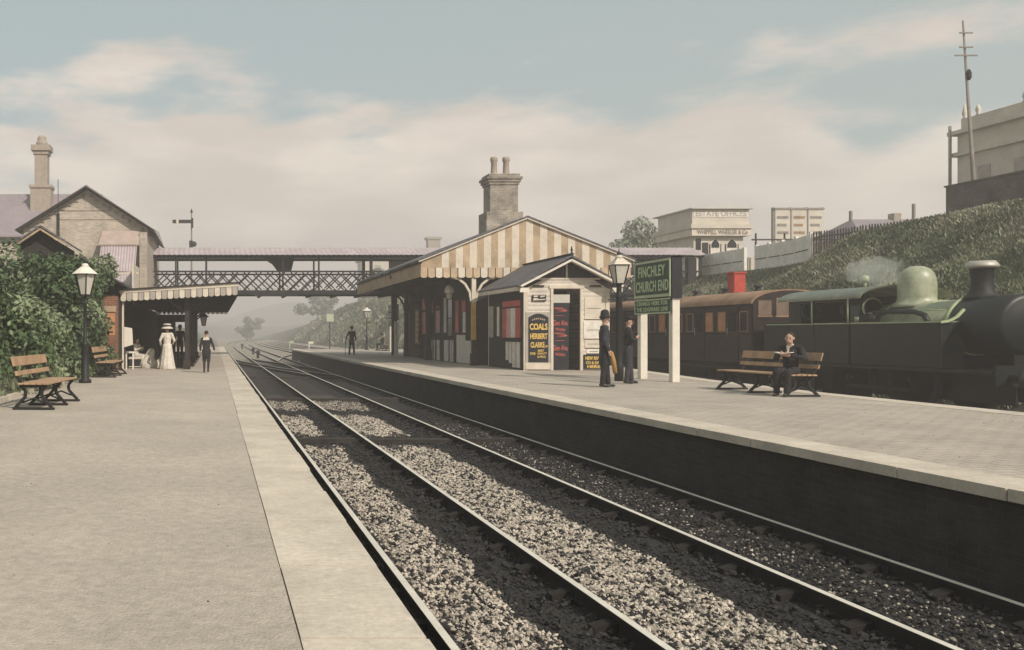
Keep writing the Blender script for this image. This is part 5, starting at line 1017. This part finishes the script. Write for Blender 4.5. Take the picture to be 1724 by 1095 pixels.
def head_caps(hc, look, s=1.0):
    hc = Vector(hc); f = Vector(look).normalized(); rt = f.cross(V3(0, 0, 1)).normalized()
    caps = [('e', tuple(hc + V3(0, 0, .02)), (.078, .092, .105)), ('e', tuple(hc + f * .018 - V3(0, 0, .055)), (.058, .064, .062))]
    n = hc + f * .088; caps += [(tuple(n + V3(0, 0, .022)), tuple(n + f * .018 - V3(0, 0, .018)), .010, .015)]
    for sx in (-1, 1): caps.append(('e', tuple(hc + rt * sx * .082), (.014, .018, .03)))
    caps.append((tuple(hc + f * .082 - V3(0, 0, .052)), tuple(hc + f * .084 - V3(0, 0, .054)), .018, .016))
    return caps
def person(label, loc, rot, H=1.72, J=None, look=(0, -1, 0), coat='coat', trou='coat', hat=None, hatm='coat', skirt=None, coatlen=.0, detail=False, shorts=False, collar=None, stock='coat', group=None, moustache=False, extra=None, sleeve=True, hairm='hair'):
    t = thing('person', label, 'person', loc, group)
    s = H / 1.75; T = Matrix.Rotation(rot, 4, 'Z') @ Matrix.Scale(s, 4)
    j = dict(pel=(0, 0, .93), chest=(0, 0, 1.28), neck=(0, 0, 1.47), head=(0, -.01, 1.62), shL=(.18, 0, 1.42), shR=(-.18, 0, 1.42), elL=(.25, .03, 1.14), elR=(-.25, .03, 1.14), wrL=(.24, -.06, .90), wrR=(-.24, -.06, .90),
             hiL=(.09, 0, .92), hiR=(-.09, 0, .92), knL=(.10, -.02, .50), knR=(-.10, -.02, .50), anL=(.10, .02, .09), anR=(-.10, .02, .09)); j.update(J or {})
    v = {k: Vector(p) for k, p in j.items()}
    body = head_caps(v['head'], look) + [(tuple(v['neck'] - V3(0, 0, .05)), tuple(v['head'] - V3(0, 0, .06)), .058, .052), (tuple(v['pel']), tuple(v['chest']), .12, .14, .75), (tuple(v['chest']), tuple(v['neck'] - V3(0, 0, .06)), .13, .07, .8), (tuple(v['shL']), tuple(v['shR']), .055, .055)]
    for a in 'LR':
        body += [(tuple(v['sh' + a]), tuple(v['el' + a]), .047, .038), (tuple(v['el' + a]), tuple(v['wr' + a]), .038, .025), (tuple(v['hi' + a]), tuple(v['kn' + a]), .078, .054), (tuple(v['kn' + a]), tuple(v['an' + a]), .052, .036)]
        dr = (v['wr' + a] - v['el' + a]).normalized(); sdv = j.get('sd' + a, (0, -1, 0)); body += hand(v['wr' + a], j.get('hd' + a, tuple(dr)), sdv, j.get('cu' + a, .5))
    blob('body', body, 'skin', t, T, .007 if detail else .012, 1)
    sh = []
    for a in 'LR':
        ft = Vector(j.get('ft' + a, (0, -1, 0))).normalized(); an = v['an' + a]; sh += [(tuple(an - V3(0, 0, .035) - ft * .04), tuple(an + ft * .13 - V3(0, 0, .052)), .042, .036), (tuple(an + V3(0, 0, .05)), tuple(an - V3(0, 0, .03)), .045, .045)]
    if not skirt: blob('boots', sh, 'shoe', t, T, .012)
    if not skirt:
        tr = [(tuple(v['pel']), tuple(v['pel'] + V3(0, 0, .08)), .135, .13, .8)]
        for a in 'LR':
            tr += [(tuple(v['hi' + a]), tuple(v['kn' + a]), .098, .078)]
            if not shorts: tr += [(tuple(v['kn' + a]), tuple(v['an' + a] + V3(0, 0, .02)), .074, .062)]
        blob('trousers', tr, trou, t, T, .014)
        if shorts: blob('stockings', [(tuple(v['kn' + a]), tuple(v['an' + a]), .058, .042) for a in 'LR'], stock, t, T, .012)
    ct = [(tuple(v['pel'] + V3(0, 0, .05)), tuple(v['chest']), .145, .165, .78), (tuple(v['chest']), tuple(v['neck'] - V3(0, 0, .09)), .155, .085, .8), (tuple(v['shL']), tuple(v['shR']), .068, .068)]
    if coatlen:
        dn = Vector(j.get('drop', (0, 0, -1))); ct += [(tuple(v['pel'] + V3(0, 0, .05)), tuple(v['pel'] + dn * coatlen), .15, .175, .75)]
    for a in 'LR':
        e_ = v['el' + a].lerp(v['wr' + a], .92); ct += [(tuple(v['sh' + a]), tuple(v['el' + a]), .066, .055)]
        if sleeve: ct += [(tuple(v['el' + a]), tuple(e_), .053, .042)]
    blob('coat', ct, coat, t, T, .014)
    hc = v['head']; f = Vector(look).normalized()
    hr = [('e', tuple(hc - f * .018 + V3(0, 0, .045)), (.086, .098, .09))] if hat != 'none' else []
    if hr: blob('hair', [('e', tuple(hc - f * .022 + V3(0, 0, .052)), (.090, .094, .088))] + ([('e', tuple(hc + f * .095 - V3(0, 0, .033)), (.03, .02, .012))] if moustache else []), hairm, t, T, .010, 1)
    if detail:
        rt = f.cross(V3(0, 0, 1)).normalized(); a = MB()
        for sx in (-1, 1): p = hc + f * .082 + rt * sx * .031 + V3(0, 0, .018); a.lathe(tuple(p), [(.001, -.008), (.009, -.004), (.009, .004), (.001, .008)], 8); q = p + V3(0, 0, .022) + f * .005; a.beam(q - rt * .016, q + rt * .016, .007, .006)
        mth = hc + f * .098 - V3(0, 0, .052); a.beam(mth - rt * .02, mth + rt * .02, .008, .006); mesh_on(a, 'eyes', 'ink', t, T)
    if collar:
        if collar == 'sailor': a = MB(); n_ = v['neck']; a.prism([(-.10, n_.z + .01), (.10, n_.z + .01), (.14, n_.z - .11), (-.14, n_.z - .11)], 'y', .115, .135); a.prism([(-.12, .08), (.12, .08), (.15, -.12), (-.15, -.12)][::-1], 'z', n_.z - .03, n_.z - .01); mesh_on(a, 'collar', 'cloth', t, T)
        else: a = MB(); a.lathe(tuple(v['neck'] - V3(0, 0, .01)), [(.064, 0), (.060, .045)], 16); a.prism([(-.03, v['neck'].z - .0), (.03, v['neck'].z - .0), (.012, v['neck'].z - .16), (-.012, v['neck'].z - .16)], 'y', -.155, -.14); mesh_on(a, 'collar', 'cloth', t, T)
    a = MB(); top = tuple(hc + V3(0, 0, .065))
    if hat == 'cap': a.lathe(top, [(.088, -.02), (.092, .01), (.125, .05), (.12, .075), (.0, .085)], 20); p = Vector(top) + f * .07; a.beam(p - V3(0, 0, .0), p + f * .075 - V3(0, 0, .03), .13, .012)
    elif hat == 'bowler': a.lathe(top, [(.14, -.015), (.15, .0), (.105, .0), (.10, .05), (.095, .09), (.07, .125), (.0, .14)], 22)
    elif hat == 'helmet': a.lathe(top, [(.135, -.03), (.12, .0), (.10, .02), (.098, .08), (.085, .13), (.05, .165), (.0, .175)], 20)
    elif hat == 'big': a.lathe(top, [(.0, -.03), (.24, -.045), (.25, -.03), (.23, .0), (.17, .03), (.155, .08), (.17, .14), (.12, .17), (.0, .175)], 26, fold=.04, nf=3)
    elif hat == 'boater': a.lathe(top, [(.17, 0), (.17, .012), (.095, .014), (.095, .085), (.0, .088)], 20)
    if a.v: mesh_on(a, 'hat', hatm, t, T)
    if hat == 'big': a = MB(); a.lathe(top, [(.16, .045), (.178, .06), (.175, .10), (.16, .115)], 22); mesh_on(a, 'hat_band', 'coat', t, T)
    if skirt:
        a = MB(); px = v['pel']
        a.lathe((px.x, px.y, 0), skirt, 54, fold=.045, nf=11); mesh_on(a, 'skirt', 'cloth', t, T)
    if extra: extra(t, T)
    return t
# boy walking away
person('boy in dark jacket, knee breeches and white sailor collar walking away along the platform', (-.29, 30.0, Z0), R(176), 1.42, dict(shL=(.17, 0, 1.40), shR=(-.17, 0, 1.40), elL=(.24, .06, 1.14), wrL=(.25, .02, .92), elR=(-.27, .02, 1.16), wrR=(-.33, -.06, .95), knL=(.09, -.05, .50), anL=(.09, -.02, .09), knR=(-.09, .02, .50), anR=(-.08, .10, .11)),
       coat='coat', trou='coat', shorts=True, coatlen=.16, hat='', collar='sailor', stock='coat')
# lady in white
person('lady in pale jacket and long white skirt with wide feathered hat, seen from behind', (-1.78, 33.2, Z0), R(180), 1.60, dict(elL=(.29, .02, 1.16), wrL=(.27, -.10, .98), elR=(-.29, .02, 1.16), wrR=(-.22, -.14, 1.02)),
       coat='cloth', hat='big', hatm='cloth', skirt=[(.17, 1.02), (.19, .9), (.24, .6), (.29, .3), (.34, .03), (.33, .0)], coatlen=.38, sleeve=True)
person('man in dark suit and bowler standing deep under the side platform canopy', (-1.83, 46.5, Z0), R(15), 1.74, coat='coat', hat='bowler', collar='w')
# porter and railwaymen
person('railwayman in long dark coat and tall cap standing beside the island lamp post', (9.57, 21.9, Z0), R(78), 1.80, dict(elL=(.23, .02, 1.13), wrL=(.20, -.10, .90), elR=(-.23, .05, 1.13), wrR=(-.22, -.06, .88), knL=(.08, -.06, .5), anL=(.09, -.10, .09), knR=(-.09, .02, .5), anR=(-.10, .06, .09)),
       coat='navy', trou='coat', hat='helmet', coatlen=.32, detail=True, moustache=True,
       extra=lambda t, T: mesh_on(MB().tube([(-.22, -.12, .84), (-.21, -.16, .62), (-.2, -.2, .34)], [.03, .055, .05], 10), 'rolled_flag', 'tan', t, T))
def apron(t, T):
    a = MB(); a.prism([(-.13, .93), (.13, .93), (.12, .36), (-.10, .36)], 'y', -.17, -.155); mesh_on(a, 'apron', 'tan', t, T)
person('man in dark cap standing with folded arms beside the station sign', (10.86, 23.4, Z0), R(62), 1.76, dict(elL=(.27, -.10, 1.17), wrL=(.02, -.235, 1.22), elR=(-.27, -.10, 1.15), wrR=(-.02, -.20, 1.17), hdL=(-1, .1, -.05), hdR=(1, .1, .1), sdL=(0, -.2, 1), sdR=(0, -.2, 1), knL=(.11, -.03, .5), anL=(.13, -.06, .09), knR=(-.10, 0, .5), anR=(-.12, .04, .09)),
       coat='coat', trou='navy', hat='cap', coatlen=.16, detail=True, moustache=True)
# seated reader
SJ = dict(pel=(0, 0, .56), chest=(0, .0, .90), neck=(0, -.01, 1.08), head=(0, -.05, 1.23), shL=(.18, 0, 1.03), shR=(-.18, 0, 1.03), elL=(.30, -.05, .80), elR=(-.25, -.10, .80), wrL=(.09, -.29, .88), wrR=(-.10, -.29, .90), hdL=(-.6, -.6, .1), hdR=(.6, -.6, .1), sdL=(0, 0, 1), sdR=(0, 0, 1),
          hiL=(.09, -.02, .54), hiR=(-.09, -.02, .54), knL=(.11, -.45, .50), knR=(-.11, -.45, .50), anL=(.10, -.50, .09), anR=(-.12, -.42, .09), drop=(0, 0, -1))
def book(t, T):
    a = MB(); a.prism([(-.15, .93), (0, .90), (.15, .93), (.15, .945), (0, .915), (-.15, .945)], 'y', -.46, -.26); mesh_on(a, 'newspaper', 'paper', t, T)
person('seated clean-shaven man in dark suit reading a paper on the island bench', (12.16, 18.82, Z0), R(-52), 1.72, SJ, look=(.05, -.85, -.18), coat='coat', trou='coat', hat='', collar='w', detail=True, extra=book)
# distant figures
person('man in dark suit with a stick, alone beyond the striped awning', (8.58, 55.9, Z0), R(10), 1.76, dict(knL=(.12, 0, .5), anL=(.16, 0, .09), knR=(-.12, 0, .5), anR=(-.16, 0, .09), elR=(-.32, 0, 1.15), wrR=(-.42, -.1, .92)), hat='bowler', coatlen=.15,
       extra=lambda t, T: mesh_on(MB().tube([(-.44, -.14, .9), (-.5, -.2, .0)], .015, 6), 'walking_stick', 'timber', t, T))
person('dark coated man standing against the rear posts of the island awning', (11.0, 47.0, Z0), R(-30), 1.74, hat='cap', coatlen=.2)
person('small seated figure in dark clothes on the far island bench', (13.35, 70.9, Z0), R(-88), 1.7, SJ, coat='coat', hat='bowler')
# woman in white seated on a trunk, and luggage
WJ = dict(SJ); WJ.update(anL=(.10, -.60, .09), anR=(-.10, -.58, .09), knL=(.11, -.45, .48), knR=(-.11, -.45, .48), head=(0, -.03, 1.23))
def seatskirt(t, T):
    blob('skirt', [((.1, -.02, .52), (.15, -.46, .46), .14, .14), ((-.1, -.02, .52), (-.15, -.46, .46), .14, .14), ((.14, -.46, .44), (.20, -.66, .10), .14, .12), ((-.14, -.46, .44), (-.20, -.62, .10), .14, .12), ((0, -.46, .44), (0, -.75, .10), .16, .12), ((0, -.2, .45), (0, -.3, .2), .2, .2)], 'cloth', t, T, .016)
wt = person('woman in white dress seated on a trunk inside the dark shelter', (-3.05, 34.6, Z0), R(60), 1.5, WJ, coat='cloth', trou='cloth', hat='', extra=seatskirt)
t = thing('travelling_trunk', 'black iron-bound trunk with pale lid under the seated woman', 'trunk', (-3.05, 34.5, Z0))
b = MB(); b.box(-3.3, -2.85, 34.2, 34.85, Z0, Z0 + .34); b.build('trunk_body', 'board', t, bevel=.01); b = MB(); b.box(-3.32, -2.83, 34.18, 34.87, Z0 + .341, Z0 + .42); b.build('lid', 'cream', t, bevel=.01); b = MB(); b.box(-3.31, -2.84, 34.175, 34.199, Z0 + .04, Z0 + .07); b.build('band', 'cream', t)
def sack(label, x, y, r, h, tl):
    t = blob('sack', [((x - r * .3, y, Z0 + r * .55), (x + tl, y, Z0 + h), r, r * .55), ((x + r * .5, y, Z0 + r * .5), (x + tl * .5, y, Z0 + h * .6), r * .8, r * .6)], 'cloth', None, Matrix.Identity(4), .02); tag(t, label, 'sack')
    OFF[t.name] = Vector((0, 0, 0))
sack('large bulging white sack beside the seated woman', -2.55, 34.3, .27, .62, .1); sack('smaller white sack leaning behind the lady with the hat', -2.15, 34.9, .18, .42, .08)
t = thing('white_post', 'white painted wooden post with hanging notice at the shelter entrance', 'post', (-3.3, 32.6, Z0)); b = MB(); b.box(-3.40, -3.33, 32.55, 32.62, Z0, 3.4); b.build('post', 'cream', t); b = MB(); b.prism([(-3.32, 1.75), (-3.0, 1.85), (-3.03, 2.45), (-3.32, 2.5)], 'y', 32.56, 32.6); b.build('notice', 'white', t)
b = MB(); b.box(-3.30, -2.9, 32.9, 33.3, Z0 + .6, Z0 + .66); b.box(-3.3, -3.25, 32.9, 32.95, Z0, Z0 + .6); b.box(-3.05, -3.0, 32.9, 32.95, Z0, Z0 + .6); o = b.build('table', 'white', None); tag(o, 'small white table just inside the open-fronted shelter', 'table')
t = thing('white_post', 'slender white post under the far edge of the island awning', 'post', (11.05, 53.6, Z0)); b = MB(); b.box(10.85, 11.05, 53.7, 53.9, Z0, 3.0); b.build('post', 'white', t)

# ================================================================== steam and haze
def volmat(name, col, dens, noise=False):
    m = bpy.data.materials.new(name); m.use_nodes = True; n = m.node_tree.nodes; l = m.node_tree.links
    for x in list(n):
        if x.type != 'OUTPUT_MATERIAL': n.remove(x)
    o = [x for x in n if x.type == 'OUTPUT_MATERIAL'][0]; p = n.new('ShaderNodeVolumePrincipled'); p.inputs['Color'].default_value = (*col, 1); p.inputs['Density'].default_value = dens
    p.inputs['Anisotropy'].default_value = .2; l.new(p.outputs[0], o.inputs['Volume']); return m
M['haze'] = volmat('haze_air', (.94, .885, .865), HAZE)
bm = bmesh.new(); bmesh.ops.create_icosphere(bm, subdivisions=3, radius=1)
for v in bm.verts: v.co *= 1 + .18 * math.sin(v.co.x * 5 + 1) * math.cos(v.co.z * 6) + .1 * math.sin(v.co.y * 9); v.co = Vector((19.15 + v.co.x * .75, 25.9 + v.co.y * .6, 4.05 + v.co.z * .42))
M['steam'] = volmat('steam_puff', (.95, .97, .90), .55); me = bpy.data.meshes.new('steam'); bm.to_mesh(me); bm.free(); me.materials.append(M['steam']); st = bpy.data.objects.new('steam', me); C.objects.link(st); st['kind'] = 'stuff'
b = MB(); b.box(-420, 560, -40, 1250, -1.2, 42); hz = b.build('haze', 'haze', kind='stuff')
